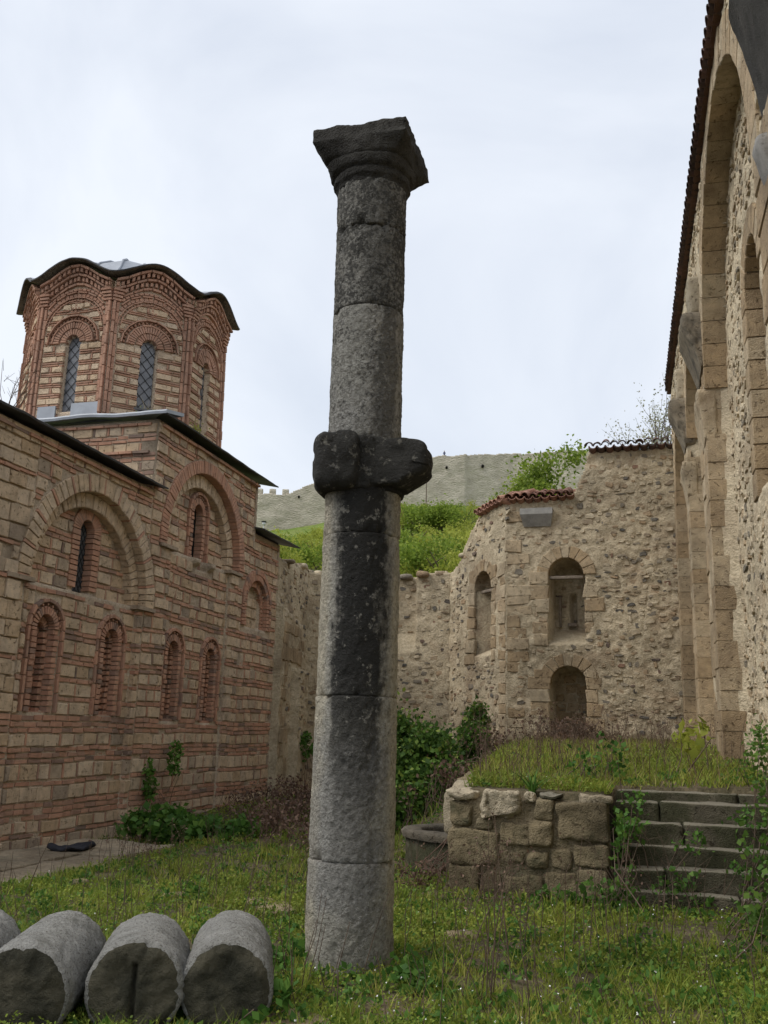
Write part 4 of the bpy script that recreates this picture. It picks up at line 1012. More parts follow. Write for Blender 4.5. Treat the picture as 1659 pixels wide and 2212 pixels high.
# ------------------------------------------------------------ the column
colm = empty('column', (COLX, COLY, 0), 'tall free-standing stone column with capital and dark lichen streak', 'column')
def shaft(name, z0, z1, ra, rb, mat, seed, amp=.012):
    n = 168; m = max(8, int((z1-z0)/.014)); V = []; Q = []
    zs = np.concatenate([[z0, z0+.006, z0+.015], np.linspace(z0+.03, z1-.03, m), [z1-.015, z1-.006, z1]]); t_ = np.arange(n)*2*np.pi/n
    for i, z in enumerate(zs):
        e_ = min(z-z0, z1-z); rr = ra+(rb-ra)*(z-z0)/(z1-z0)-.011*max(0, 1-e_/.016)**2
        p = np.stack([np.cos(t_), np.sin(t_), np.full(n, z/.31)], 1)
        chip = np.minimum(0, fbm(p*np.array([2.6, 2.6, 1.2]), seed, 4)+.16)*.17*math.exp(-e_/.045)+np.minimum(0, fbm(p*np.array([1.6, 1.6, .9]), seed+40, 4)+.45)*.10
        nz = amp*.7*fbm(p*4, seed+3, 4)+1.0*amp*np.minimum(0, fbm(p*np.array([13, 13, 8]), seed+9, 3)+.05)+.5*amp*fbm(p*22, seed+5, 2)
        r_ = rr+nz+chip
        V.append(np.stack([COLX+r_*np.cos(t_), COLY+r_*np.sin(t_), np.full(n, z)], 1))
    k = np.arange(n)
    for i in range(len(zs)-1): Q.append(np.stack([i*n+k, i*n+(k+1) % n, (i+1)*n+(k+1) % n, (i+1)*n+k], 1))
    V = np.concatenate(V); b = len(V); V = np.concatenate([V, [[COLX, COLY, z0], [COLX, COLY, z1]]]); L_ = (len(zs)-1)*n
    T = np.concatenate([np.stack([np.full(n, b), (k+1) % n, k], 1), np.stack([np.full(n, b+1), L_+k, L_+(k+1) % n], 1)])
    obj(name, V, quads=np.concatenate(Q), tris=T, mat=mat, parent=colm, smooth=True)
for z0, z1, ra, rb, mt, sd_ in ((-.25, .715, .322, .316, 'column_low', 1), (.715, 1.875, .314, .309, 'column_low', 2), (1.875, 3.10, .307, .302, 'column_low', 3), (3.10, 3.46, .301, .30, 'column_low', 4),
                                (3.84, 4.98, .293, .293, 'column_mid', 5), (4.98, 5.70, .292, .292, 'column_high', 6), (5.70, 6.12, .293, .296, 'column_high', 7)):
    shaft('drum', z0, z1, ra, rb, mt, sd_)
shaft('collar', 3.44, 3.86, .33, .325, 'column_collar', 8, .02)
V, Q = rough_box((.36, .50, .46), (COLX-.15, COLY-.20, 3.66), R(14), n=30, k=5.5, amp=.03, ns=7, seed=5); obj('boss', V, quads=Q, mat='column_collar', parent=colm, smooth=True)
V, Q = rough_box((.60, .36, .40), (COLX+.26, COLY-.10, 3.66), R(4), n=30, k=8, amp=.032, ns=7, seed=6)
lx = (V[:, 0]-COLX); V[:, 2] = np.where(V[:, 2] < 3.66, V[:, 2]+np.clip((lx-.36)/.28, 0, 1)*.16*((3.66-V[:, 2])/.2), V[:, 2]-np.clip((lx-.1)/.5, 0, 1)*.05)
obj('bracket', V, quads=Q, mat='column_collar', parent=colm, smooth=True)
# capital: round neck swelling to a square abacus with sharp corners
def capital():
    prof = P0 = [(6.10, .296, 0, 0), (6.13, .30, 0, 0), (6.16, .325, 0, 0), (6.21, .33, 0, .0), (6.225, .32, 0, 0), (6.25, .35, .05, .02), (6.32, .37, .1, .05), (6.335, .36, .12, .06), (6.35, .37, .25, .08), (6.41, .385, .5, .09), (6.46, .40, .85, .07), (6.475, .402, 1, .05), (6.49, .405, 1, .03), (6.60, .40, 1, .02), (6.61, .38, 1, .02), (6.61, .01, 1, .02)]
    pa = np.array(P0); tt = np.linspace(0, len(P0)-1, (len(P0)-1)*4+1); prof = [tuple(np.interp(x, np.arange(len(P0)), pa[:, k]) for k in range(4)) for x in tt]
    n = 160; t_ = np.arange(n)*2*np.pi/n; V = []; Q = []
    c_, s_ = np.cos(t_), np.sin(t_); sq = 1/np.maximum(np.abs(c_), np.abs(s_))
    ox, oy = -.03, .07
    for z, r_, q_, vol in prof:
        rr = r_*((1-q_)+q_*sq)+vol*np.maximum(0, np.abs(np.sin(2*t_))-.6)*.9
        p = np.stack([c_*rr*3, s_*rr*3, np.full(n, z*3)], 1); rr = rr+.03*fbm(p*2.5, 31, 4); zz = z+.04*fbm(p*2, 44, 4)*(z > 6.5)
        k_ = min(1, max(0, (z-6.12)/.4)); V.append(np.stack([COLX+ox*k_+rr*c_, COLY+oy*k_+rr*s_, zz+0*c_], 1))
    k = np.arange(n)
    for i in range(len(prof)-1): Q.append(np.stack([i*n+k, i*n+(k+1) % n, (i+1)*n+(k+1) % n, (i+1)*n+k], 1))
    obj('capital', np.concatenate(V), quads=np.concatenate(Q), mat='capital_stone', parent=colm, rnd=.4)
capital()

# ------------------------------------------------------------ fallen column drums
LAB = ['weathered column drum at the picture edge, mostly cut off, leftmost of the row', 'pale weathered column drum with dark broken end, second from the left', 'short column drum with a cracked mossy end face, third in the row', 'column drum with dark mossy end lying nearest the standing column']
for (fx, fy, ln, rad, ang, sd_), lab in zip(((-3.72, 4.35, 1.25, .25, -18.5, 3), (-3.24, 4.68, .98, .255, -20, 4), (-2.74, 4.97, .78, .26, -24, 5), (-2.31, 5.2, .92, .252, -22.5, 6)), LAB):
    ang = R(ang); ax = np.array([math.sin(ang), math.cos(ang), 0]); sx = np.array([math.cos(ang), -math.sin(ang), 0]); c0 = np.array([fx, fy, rad-.02])
    lg = empty('column_drum', (fx, fy, 0), lab, 'column drum', 'fallen column drums on the grass')
    n = 140; m = 80; t_ = np.arange(n)*2*np.pi/n; V = []; Q = []
    ts = np.concatenate([[0, .004, .015], np.linspace(.03, ln-.03, m), [ln-.015, ln-.004, ln]])
    for tt in ts:
        e_ = min(tt, ln-tt); p = np.stack([np.cos(t_)*1.3, np.sin(t_)*1.3, np.full(n, tt/.25)], 1)
        r_ = rad-.02*max(0, 1-e_/.02)**2+.010*fbm(p*3, sd_, 4)+np.minimum(0, fbm(p*1.5, sd_+5, 3)+.3)*.07*math.exp(-e_/.04)+.005*fbm(p*np.array([6, 6, 16]), sd_+2, 3)+.008*np.minimum(0, fbm(p*11, sd_+8, 3))
        V.append(c0+ax*tt+r_[:, None]*(np.cos(t_)[:, None]*sx+np.sin(t_)[:, None]*np.array([0, 0, 1])))
    k = np.arange(n)
    for i in range(len(ts)-1): Q.append(np.stack([i*n+k, i*n+(k+1) % n, (i+1)*n+(k+1) % n, (i+1)*n+k], 1))
    obj('shaft', np.concatenate(V), quads=np.concatenate(Q), mat='log_stone', parent=lg, smooth=True)
    for nm, base, sg in (('end_face', V[0], -1), ('end_face', V[-1], 1)):
        ctr = base.mean(0); rings = [base]; Q2 = []
        for f_ in (.96, .9, .82, .74, .66, .58, .5, .42, .34, .26, .18, .1, .001):
            q_ = ctr+(base-ctr)*f_; rings.append(q_+sg*ax*(.012*min(1, (1-f_)*8)+.04*min(1, (1-f_)*6)*fbm(q_*9, sd_, 4)-(.05*np.exp(-((q_-ctr)@sx/.012)**2)*((q_-ctr)[:, 2] < .12) if sd_ == 5 else 0))[:, None])
        for i in range(len(rings)-1): Q2.append(np.stack([i*n+k, i*n+(k+1) % n, (i+1)*n+(k+1) % n, (i+1)*n+k], 1))
        obj(nm, np.concatenate(rings), quads=np.concatenate(Q2), mat='log_end', parent=lg, smooth=True)

# ------------------------------------------------------------ retaining wall, steps, well
ret = empty('retaining_wall', (-1.35, 10.5, 0), 'low mossy block wall holding the grassy terrace beside the steps', 'wall')
V, Q = rough_box((1.62, .5, 1.22), (-1.36, 10.72, .36), n=30, k=16, amp=.035, ns=5, seed=2); obj('wall', V, quads=Q, mat='dark_mortar', parent=ret, smooth=True)
RB = [(-2.18, -1.86, -.1, .30, .06), (-1.84, -1.62, -.1, .26, .03), (-1.60, -1.2, -.08, .22, .05), (-1.18, -.86, -.1, .27, .05), (-.84, -.53, -.1, .33, .07),
      (-2.19, -1.66, .30, .66, .08), (-1.55, -1.38, .33, .44, .05), (-1.36, -1.14, .30, .48, .06), (-1.12, -.9, .3, .5, .05), (-.88, -.53, .35, .56, .06),
      (-2.18, -1.93, .68, .94, .06), (-1.90, -1.72, .66, .78, .05), (-1.64, -1.32, .52, .74, .09), (-1.34, -1.08, .52, .76, .12), (-1.05, -.53, .60, .97, .08), (-1.28, -1.08, .78, 1.0, .07),
      (-1.84, -1.42, .80, 1.04, .14)]
for i, (x0, x1, z0, z1, pr) in enumerate(RB):
    V, Q = rough_box((x1-x0, .3, z1-z0), ((x0+x1)/2, 10.62-pr*.75, (z0+z1)/2), rng.normal(0, .02), n=18, k=12 if (x1-x0) > .3 else 6, amp=.035 if i != 16 else .08, ns=7, seed=i+3)
    obj('stone_block', V, quads=Q, mat='pale_stone' if i == 16 else 'mossy_stone', parent=ret, rnd=rng.random()*.8, smooth=True)
for i, (x0, x1, y_, z_, th) in enumerate(((-2.2, -1.88, 10.58, 1.0, .09), (-.82, -.5, 10.6, 1.0, .10), (-1.42, -1.28, 10.6, 1.0, .09), (-1.24, -1.0, 10.6, 1.03, .04))):
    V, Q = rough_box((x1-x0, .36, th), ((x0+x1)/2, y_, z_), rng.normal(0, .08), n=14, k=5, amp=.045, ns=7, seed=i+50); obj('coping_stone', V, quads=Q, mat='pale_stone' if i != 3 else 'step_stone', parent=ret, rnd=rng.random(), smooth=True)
for i, y_ in enumerate((10.98, 11.4, 11.9, 12.4)):
    V, Q = rough_box((.34, .42, .5), (-2.14-.03*i, y_, .8+.04*i), rng.normal(0, .1), n=14, k=6, amp=.05, ns=6, seed=i+60); obj('coping_stone', V, quads=Q, mat='pale_stone' if i < 2 else 'mossy_stone', parent=ret, rnd=.3, smooth=True)
steps = empty('stone_steps', (.4, 10.9, 0), 'dark stone steps overgrown with brambles leading up to the terrace', 'steps')
NO = [(10.2, .165), (10.45, .36), (10.75, .555), (11.08, .75), (11.4, .955), (11.72, 1.06)]
for i, (y_, z_) in enumerate(NO):
    cuts = [-.5, (.62, .05, .95, .3, -.1, .75)[i]+rng.uniform(-.1, .1), 1.45]
    for a, b in zip(cuts[:-1], cuts[1:]):
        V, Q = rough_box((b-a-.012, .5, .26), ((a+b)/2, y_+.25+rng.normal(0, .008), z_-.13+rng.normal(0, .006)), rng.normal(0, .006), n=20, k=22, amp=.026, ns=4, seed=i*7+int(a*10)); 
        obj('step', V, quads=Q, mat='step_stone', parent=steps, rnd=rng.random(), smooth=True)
    V, Q = box(-.48, 1.4, y_+.15, y_+.6, -.3, z_-.2); obj('step_bed', V, polys=Q, mat='dark_mortar', parent=steps)
well = empty('well_head', (-2.85, 12.6, 0), 'round grey stone basin half hidden behind the low wall', 'well')
n = 64; prof = [(.42, -.1), (.42, .3), (.42, .37), (.40, .395), (.3, .40), (.27, .39), (.265, .3), (.26, -.3)]; t_ = np.arange(n)*2*np.pi/n
def lathe(prof, cx, cy, ex=1.): return np.concatenate([np.stack([cx+r_*(1+.01*fbm(np.stack([np.cos(t_)*3, np.sin(t_)*3], -1), 3, 3))*np.cos(t_), cy+r_*np.sin(t_)*ex, np.full(n, z)+.012*fbm(np.stack([np.cos(t_)*2+r_*9, np.sin(t_)*2], -1), 7, 3)], 1) for r_, z in prof])
k = np.arange(n)
def rq(m): return np.concatenate([np.stack([i*n+k, i*n+(k+1) % n, (i+1)*n+(k+1) % n, (i+1)*n+k], 1) for i in range(m-1)])
obj('rim', lathe([(.84, .36), (.86, .43), (.83, .46), (.62, .46), (.60, .43), (.60, .2)], -2.38, 12.6), quads=rq(6), mat='corbel_stone', parent=well, smooth=True)
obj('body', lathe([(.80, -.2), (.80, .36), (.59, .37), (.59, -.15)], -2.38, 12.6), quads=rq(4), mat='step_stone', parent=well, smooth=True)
obj('shaft_bottom', lathe([(.60, .06), (.01, .06)], -2.38, 12.6), quads=rq(2), mat='dark', parent=well)

# ------------------------------------------------------------ fortress on the hill
fort = empty('fortress_wall', (-60, 198, 48), 'long pale fortress wall with battlements crowning the hill', 'fortress')
FN = [(-112, 182, 52.2), (-84.8, 192.2, 53.6), (-78.5, 194.2, 53.8), (-71.6, 196.3, 57.), (-60, 200, 60.2), (-45, 204.7, 64.), (-39.9, 206.3, 64.6), (-30, 212, 66.0), (-12, 216, 67.2), (20, 222, 66.5)]
FP = np.array([(a, b) for a, b, c in FN], float); sl = np.concatenate([[0], np.cumsum(np.hypot(*np.diff(FP, axis=0).T))])
def PF(u, v, w):
    u = np.asarray(u, float); x = np.interp(u, sl, FP[:, 0]); y = np.interp(u, sl, FP[:, 1]); v = np.asarray(v, float)+0*u; w = np.asarray(w)+0*u
    return np.stack([x-.3*-w*-1*0+.27*w, y-.96*w, v], -1)
FT = np.array([c for a, b, c in FN])
field('wall', np.arange(0, sl[-1], .5), np.arange(40, 68.2, .2), lambda u, v: .004*(60-v)+np.where(u > sl[6], -.9, 0), lambda u, v: v < np.interp(u, sl, FT)+.35*fbm(np.stack([u*.3, u*0], -1), 3, 3), PF, 2.5, 'fort_stone', fort, .25, .5)
for i in range(9):
    u_ = sl[1]-17+i*2.9; z_ = 53.2+.02*i
    c_ = PF(np.array(u_), np.array(z_+.75), np.array(-.8)); V, Q = rough_box((1.5, 1.0, 1.9), c_, .35, n=4, k=14, amp=.06, seed=i); obj('merlon', V, quads=Q, mat='fort_stone', parent=fort)
for (u_, z_, s_) in ((sl[5]+.8, 61.2, .5), (sl[6]+4., 62.3, .6), (sl[3]-4.5, 53.2, .45), (sl[4]+2, 56.5, .4)):
    V, Q = rough_box((s_, .6, s_*1.2), PF(np.array(u_), np.array(z_), np.array(.2 if u_ < sl[6] else -.7)), .3, n=3, k=5, amp=.03); obj('opening', V, quads=Q, mat='dark', parent=fort)
# person standing on the rampart (one skinned body)
def person(loc):
    me = bpy.data.meshes.new('person')
    Vp = [(0, 0, .95), (0, 0, 1.2), (0, 0, 1.42), (0, 0, 1.52), (0, 0, 1.66), (.2, 0, 1.4), (.27, -.03, 1.13), (.24, -.16, .93), (-.2, 0, 1.4), (-.27, -.03, 1.13), (-.24, -.16, .93), (.1, 0, .88), (.11, -.02, .48), (.11, 0, .06), (.11, -.16, .03), (-.1, 0, .88), (-.11, -.02, .48), (-.11, 0, .06), (-.11, -.16, .03)]
    E_ = [(0, 1), (1, 2), (2, 3), (3, 4), (2, 5), (5, 6), (6, 7), (2, 8), (8, 9), (9, 10), (0, 11), (11, 12), (12, 13), (13, 14), (0, 15), (15, 16), (16, 17), (17, 18)]
    me.from_pydata(Vp, E_, []); o = bpy.data.objects.new('person', me); col.objects.link(o); o.location = loc
    o.modifiers.new('skin', 'SKIN'); o.modifiers.new('sub', 'SUBSURF').levels = 1
    rad = [.17, .16, .17, .07, .11, .075, .055, .045, .075, .055, .045, .1, .07, .05, .045, .1, .07, .05, .045]
    for s_, r_ in zip(me.skin_vertices[0].data, rad): s_.radius = (r_, r_*.85)
    me.skin_vertices[0].data[0].use_root = True
    me.materials.append(MATS['cloth_blue'])
    tag(o, 'tiny person in dark blue clothes standing on the fortress wall', 'person')
    hp = np.array(loc)+[0, 0, 1.66]; V, Q = rough_box((.21, .23, .27), hp, n=6, k=2.3, amp=.004); ob = obj('head', V, quads=Q, mat='skin', smooth=True); 
    w_ = WLOC[ob.name]; ob.parent = o; ob.location = w_-np.array(loc)
    V, Q = rough_box((.23, .24, .14), hp+[0, .02, .09], n=5, k=2.3, amp=.004); ob = obj('hair', V, quads=Q, mat='cloth_dark', smooth=True); w_ = WLOC[ob.name]; ob.parent = o; ob.location = w_-np.array(loc)
person((-45.0, 205.9, 63.75))
V, Q = tube([(-44., 184.5, 44.5), (-44., 184.5, 52.6)], [.12, .09], 6); tag(obj('pole', V, quads=Q, mat='twig'), 'thin bare wooden pole standing before the fortress wall', 'pole')
# street lamps on the slope
for (x, y, zt, lab) in ((-37.5, 87., 22.2, 'white park lamp on the slope by the church roof corner'), (-28.0, 74.6, 16.4, 'white park lamp with dark cap left of the column'), (-18.0, 77.9, 15.6, 'white park lamp right of the column above the ruined wall')):
    zb = float(hillz(np.array(x), np.array(y))); lp = empty('street_lamp', (x, y, zb), lab, 'lamp', 'park lamps on the slope')
    V, Q = tube([(x, y, zb-.3), (x, y, zt-.35)], [.07, .05], 8); obj('post', V, quads=Q, mat='white_metal', parent=lp)
    V, Q = rough_box((.34, .34, .36), (x, y, zt-.18), n=5, k=2.6, amp=0); obj('globe', V, quads=Q, mat='white_metal', parent=lp, smooth=True)
    V, Q = rough_box((.5, .5, .13), (x, y, zt+.02), n=5, k=3, amp=0); obj('cap', V, quads=Q, mat='dark_sheet', parent=lp, smooth=True)

# ------------------------------------------------------------ vegetation
def crown_pts(n, rx, ry, rz, g, clumps=26, tight=.28, shell=.5):
    c = g.normal(size=(clumps, 3)); c /= np.linalg.norm(c, axis=1, keepdims=True); c *= g.uniform(shell, 1, (clumps, 1))
    c = c[c[:, 2] > -.75]; wt = g.uniform(.5, 1.5, len(c)); wt /= wt.sum()
    p = c[g.choice(len(c), n, p=wt)]+g.normal(0, tight*.5, (n, 3))
    return p*np.array([rx, ry, rz])
def shrub_meshes(mat, rx, rz, n, leaf, seed, tint=(0, 1), clumps=26):
    g = np.random.default_rng(seed)
    P_ = crown_pts(n, rx, rx, rz, g, clumps)+[0, 0, rz*.95]
    ins = np.clip(P_[:, 2]/(2*rz), 0, 1)
    V, Q, r_ = leaves(P_, leaf, .2, None, .36, g); r_ = tint[0]+(tint[1]-tint[0])*r_
    me = mesh_np('crown', V, quads=Q, rnd=r_); me.materials.append(MATS[mat])
    b = Bag(); 
    V_, Q_ = tube([(0, 0, -.6), (.05, 0, rz*.4), (0, .08, rz*.9)], [.05*rx+.03, .035*rx+.02, .015*rx+.01], 6); b.add(V_, Q_)
    for i in range(9):
        t_ = g.uniform(0, 2*math.pi); e = np.array([math.cos(t_)*rx*.8, math.sin(t_)*rx*.8, rz*g.uniform(.9, 1.75)]); s_ = np.array([0, .02, rz*g.uniform(.1, .7)])
        V_, Q_ = tube([s_, (s_+e)/2+[0, 0, .1*rz], e], [.025*rx+.008, .016*rx+.006, .006*rx+.003], 5); b.add(V_, Q_)
    tr = mesh_np('trunk', np.concatenate(b.V), quads=np.concatenate(b.Q)); tr.materials.append(MATS['twig'])
    return me, tr
def plant(name, meshes, loc, s=1., rz_=0., label='', cat='shrub', group=None, sz=1.):
    e = empty(name, tuple(loc), label, cat, group); e.scale = (s, s, s*sz); e.rotation_euler = (0, 0, rz_)
    for nm, me in zip(('crown', 'trunk'), meshes):
        o = bpy.data.objects.new(nm, me); col.objects.link(o); o.parent = e
    return e
HS = [shrub_meshes('spring_leaf', 3.0, 2.2, 4200, .23, 1), shrub_meshes('mid_leaf', 3.2, 2.6, 4200, .25, 2), shrub_meshes('spring_leaf', 2.4, 3.0, 3400, .22, 3, (.2, 1), 18), shrub_meshes('olive_leaf', 2.6, 2.0, 1700, .2, 4)]
HL = ['bright yellow-green spring shrub on the hillside below the fortress', 'fuller mid-green shrub on the hillside below the fortress', 'upright pale green sapling thicket on the hillside', 'thin olive-brown shrub still coming into leaf on the hillside']
g = np.random.default_rng(11)
def hill_at(px, d):
    a = math.atan((px-CX)/F)-yaw; x, y = d*math.sin(a), d*math.cos(a); return np.array([x, y, float(hillz(np.array(x), np.array(y)))])
cnt = 0
spots = []
for d in (58, 66, 75, 85, 97, 110, 125, 142, 160, 178):
    for px in np.arange(480, 1300, 3300./d*1.75):
        pj = px+g.normal(0, 9); dj = d*g.uniform(.95, 1.05)
        left = pj < 790
        if left and (d > 130 or (d > 84 and pj < 640)): continue
        if left and d > 84 and g.random() < .35: continue
        spots.append((pj, dj))
for pj, dj in spots:
    q = hill_at(pj, dj); k = int(g.choice(4, p=[.38, .25, .19, .18])); s = g.uniform(.6, 1.3)*(1. if dj < 100 else 1.25)
    lim = 1140 if pj < 720 else np.interp(pj, [860, 1000, 1060, 1200], [1085, 1085, 1060, 1000])
    while s > .3 and proj(q+[0, 0, -.5+s*(4.2, 5., 5.8, 3.9)[k]])[1] < lim: s *= .85
    if s <= .35: continue
    plant('hill_shrub', HS[k], q-[0, 0, .5], s, g.uniform(0, 6), HL[k], 'shrub', ['yellow-green shrubs on the hillside', 'mid-green shrubs on the hillside', 'pale saplings on the hillside', 'olive shrubs on the hillside'][k]); cnt += 1
# long hillside grass tufts
n = 26000; a = np.radians(g.uniform(-42, 0, n)); d = 45+150*g.random(n)**.8; X = d*np.sin(a); Y = d*np.cos(a); C = np.stack([X, Y, hillz(X, Y)], 1)
V, Q, T, r_ = blades(C, .5*np.clip(d/80, .6, 2), .16, .5, g)
obj('hillside_grass', V, quads=Q, tris=T, rnd=r_*.6+.35, mat='grass_leaf', kind='stuff')

# trees behind the back wall
def tree(name, base, h, rx, rz, n, leaf, mat, label, seed, clumps=22, tight=.26, limbs=12, cz=.7, lean=0., thick=.12, tw=0):
    g = np.random.default_rng(seed); e = empty(name, tuple(base), label, 'tree'); base = np.array(base, float)
    ctr = base+[lean, 0, h-rz]; b = Bag(); P_ = crown_pts(n, rx, rx, rz, g, clumps, tight, .35)+ctr
    V_, Q_ = tube([base-[0, 0, .4], base+[lean*.2, 0, h*.25], base+[lean*.6, .1, h*.5], ctr], [thick, thick*.8, thick*.55, thick*.25], 8); b.add(V_, Q_)
    for i in range(limbs):
        q = P_[g.integers(n)]; s_ = base+(ctr-base)*g.uniform(.35, 1.); mid = (s_+q)/2+g.normal(0, .15, 3)*rx*.4+[0, 0, .1]
        V_, Q_ = tube([s_, mid, q], [thick*.3, thick*.18, thick*.05], 5); b.add(V_, Q_)
        for j in range(tw):
            q2 = q+g.normal(0, .35, 3)*rx*.6; m2 = s_+(q-s_)*g.uniform(.4, .9); V_, Q_ = tube([m2, (m2+q2)/2+g.normal(0, .05, 3), q2], [thick*.1, thick*.07, thick*.03], 4); b.add(V_, Q_)
            P_ = np.concatenate([P_, q2+(m2-q2)*g.random((14, 1))*.6+g.normal(0, .08, (14, 3))])
    b.obj('trunk', 'twig', e, smooth=True)
    V, Q, r_ = leaves(P_, leaf, .1, None, .36, g); obj('crown', V, quads=Q, rnd=r_, mat=mat, parent=e)
tree('leafy_tree', (-2.75, 28.5, 3.0), 7.1, 1.75, 1.4, 9000, .12, 'mid_leaf', 'bushy bright green tree rising behind the stepped back wall', 5, 24, .3)
tree('leafy_tree', (-3.6, 29.5, 3.0), 6.6, 1.3, 1.6, 1100, .09, 'spring_leaf', 'sparse thin-leaved tree left of the bushy green one', 6, 18, .35, 16, tw=2, thick=.07)
tree('blossom_tree', (.35, 28.5, 3.0), 9.2, 1.9, 2.0, 500, .075, 'blossom', 'almost bare tree with pale blossom behind the tiled wall top', 8, 34, .3, 44, tw=5, thick=.08)

# dark green bramble and ivy bush by the terrace
def bush(name, blobs, n, leaf, mat, label, seed, cat='bush', stems=14, stemat='twig', stemr=.008, parent=None, rr=None):
    g = np.random.default_rng(seed); P_ = []
    vol = np.array([a[3]*a[4]*a[5] for a in blobs])**.75; vol /= vol.sum()
    for (x, y, z, rx, ry, rz), f_ in zip(blobs, vol):
        P_.append(crown_pts(int(n*f_), rx, ry, rz, g, 16, .36, .55)+[x, y, z])
    P_ = np.concatenate(P_); P_ = P_[P_[:, 2] > G(P_[:, 0], P_[:, 1])-.05]
    x, y = np.mean([a[0] for a in blobs]), np.mean([a[1] for a in blobs])
    e = empty(name, (x, y, float(G(np.array(x), np.array(y)))), label, cat)
    V, Q, r_ = leaves(P_, leaf, .1, None, .4, g); obj('foliage', V, quads=Q, rnd=r_ if rr is None else rr[0]+(rr[1]-rr[0])*r_, mat=mat, parent=e, kind='stuff')
    b = Bag()
    for i in range(stems):
        q = P_[g.integers(len(P_))]; x0 = q[0]+g.normal(0, .25); y0 = q[1]+g.normal(0, .25); s_ = np.array([x0, y0, float(G(np.array(x0), np.array(y0)))-.05]); V_, Q_ = tube([s_, (s_+q)/2+g.normal(0, .08, 3), q+g.normal(0, .05, 3)], [stemr, stemr*.8, stemr*.4], 4); b.add(V_, Q_)
    b.obj('stems', stemat, e, kind='stuff')
bush('ivy_bush', [(-4.9, 18.6, .9, 1.15, 1., 1.15), (-4.2, 17.6, .65, 1.1, .9, .95), (-5.6, 18.8, .6, .8, .8, .9), (-3.9, 19.6, 1.2, .6, .6, .7), (-3.75, 20.8, 1.75, .35, .35, .6), (-3.9, 16.4, .5, .8, .8, .7)], 30000, .092, 'ivy_leaf', 'dense dark green ivy and bramble bush between the column and the terrace', 3, stems=50)
bush('dead_bramble', [(-3.0, 18.2, 1.15, .9, .9, .55), (-2.3, 20.5, 1.6, 1.1, .9, .5), (-1.6, 21.6, 1.65, .9, .7, .45), (-3.3, 15.6, .75, .7, .9, .5)], 2600, .07, 'dead_leaf', 'brown thicket of dead bramble stems in front of the niches', 4, 'shrub', 420, 'dry_stem', .009)
bush('dead_bramble', [(-5.4, 15.2, .35, 1.3, 1.2, .35), (-6.6, 17.5, .35, 1.2, 1.4, .4), (-4.6, 13.5, .25, .9, 1., .3), (-7.6, 19.2, .35, .9, 1.3, .35)], 3000, .06, 'dead_leaf', 'low brown tangle of dry weeds at the church foot', 5, 'shrub', 420, 'dead_weed', .007)
bush('dead_bramble', [(-2.7, 11.3, .1, .3, .35, .15), (-2.55, 10.9, .12, .22, .35, .18)], 300, .05, 'dead_leaf', 'dry brown weeds between the well and the low wall', 15, 'shrub', 60, 'dead_weed', .006)
bush('broadleaf_weeds', [(-8.0, 15.0, .0, .6, .7, .3), (-7.3, 14.6, .0, .6, .5, .24), (-6.6, 14.2, .05, .6, .6, .2)], 2200, .13, 'weed_leaf', 'fresh green dock leaves at the end of the pavement', 6, 'weeds', 10)
bush('wall_fern', [(-8.85, 16.1, .75, .12, .18, .45), (-8.85, 16.9, 1.0, .12, .2, .35)], 420, .08, 'weed_leaf', 'green shoots climbing the church wall beside the pilaster', 7, 'plant', 6, rr=(.5, 1))
bush('wall_plant', [(-9.0, 24.2, 1.25, .3, .45, .35)], 500, .1, 'weed_leaf', 'green tuft growing out of the old ashlar behind the church corner', 8, 'plant', 6)
bush('bramble', [(-.38, 10.35, .45, .16, .3, .45), (-.3, 10.8, .8, .18, .3, .25), (.1, 10.3, .3, .2, .2, .2)], 380, .065, 'weed_leaf', 'trailing bramble with small leaves hanging over the left end of the steps', 9, 'plant', 26)
bush('bramble', [(.95, 9.7, .5, .35, .5, .6), (1.05, 10.6, .9, .3, .5, .6), (1.1, 11.6, 1.4, .25, .5, .5), (.9, 8.8, .3, .4, .6, .35)], 1500, .06, 'ivy_leaf', 'bramble thicket against the right wall beside the steps', 10, 'plant', 80, rr=(.3, .9))
bush('fern', [(.3, 10.62, .62, .2, .1, .12), (.75, 10.4, .45, .25, .12, .15), (-.3, 11.3, 1.0, .15, .1, .08), (.9, 11.0, .85, .25, .1, .12), (.1, 10.15, .1, .4, .12, .15)], 420, .055, 'weed_leaf', 'small green plants growing in the joints of the stone steps', 19, 'plant', 6)
bush('sapling', [(.42, 13.2, 1.75, .22, .2, .2), (.38, 13.2, 1.55, .18, .18, .15)], 60, .14, 'spring_leaf', 'small sapling with bright yellow-green leaves before the right piers', 12, 'plant', 5)
bush('elder_sprig', [(-.55, 11.5, 1.45, .22, .2, .25), (-.85, 11.7, 1.35, .2, .2, .18)], 110, .07, 'weed_leaf', 'leafy sprig rising from the terrace edge behind the low wall', 13, 'plant', 8)
bush('green_weeds', [(-.55, 10.1, .05, .35, .25, .2), (-1.1, 10.2, .02, .4, .2, .14)], 420, .08, 'weed_leaf', 'leafy weeds at the foot of the low wall', 14, 'weeds', 4)
bush('green_weeds', [(-1.7, 6.6, .02, .3, .3, .12), (-2.6, 7.0, .05, .22, .4, .18), (-2.1, 6.55, .0, .25, .15, .07)], 650, .06, 'weed_leaf', 'fresh green weeds around the base of the standing column', 16, 'weeds', 6)
bush('green_weeds', [(-2.1, 5.35, .06, .2, .25, .2)], 160, .075, 'weed_leaf', 'leafy weed in front of the nearest fallen drum', 17, 'weeds', 4)
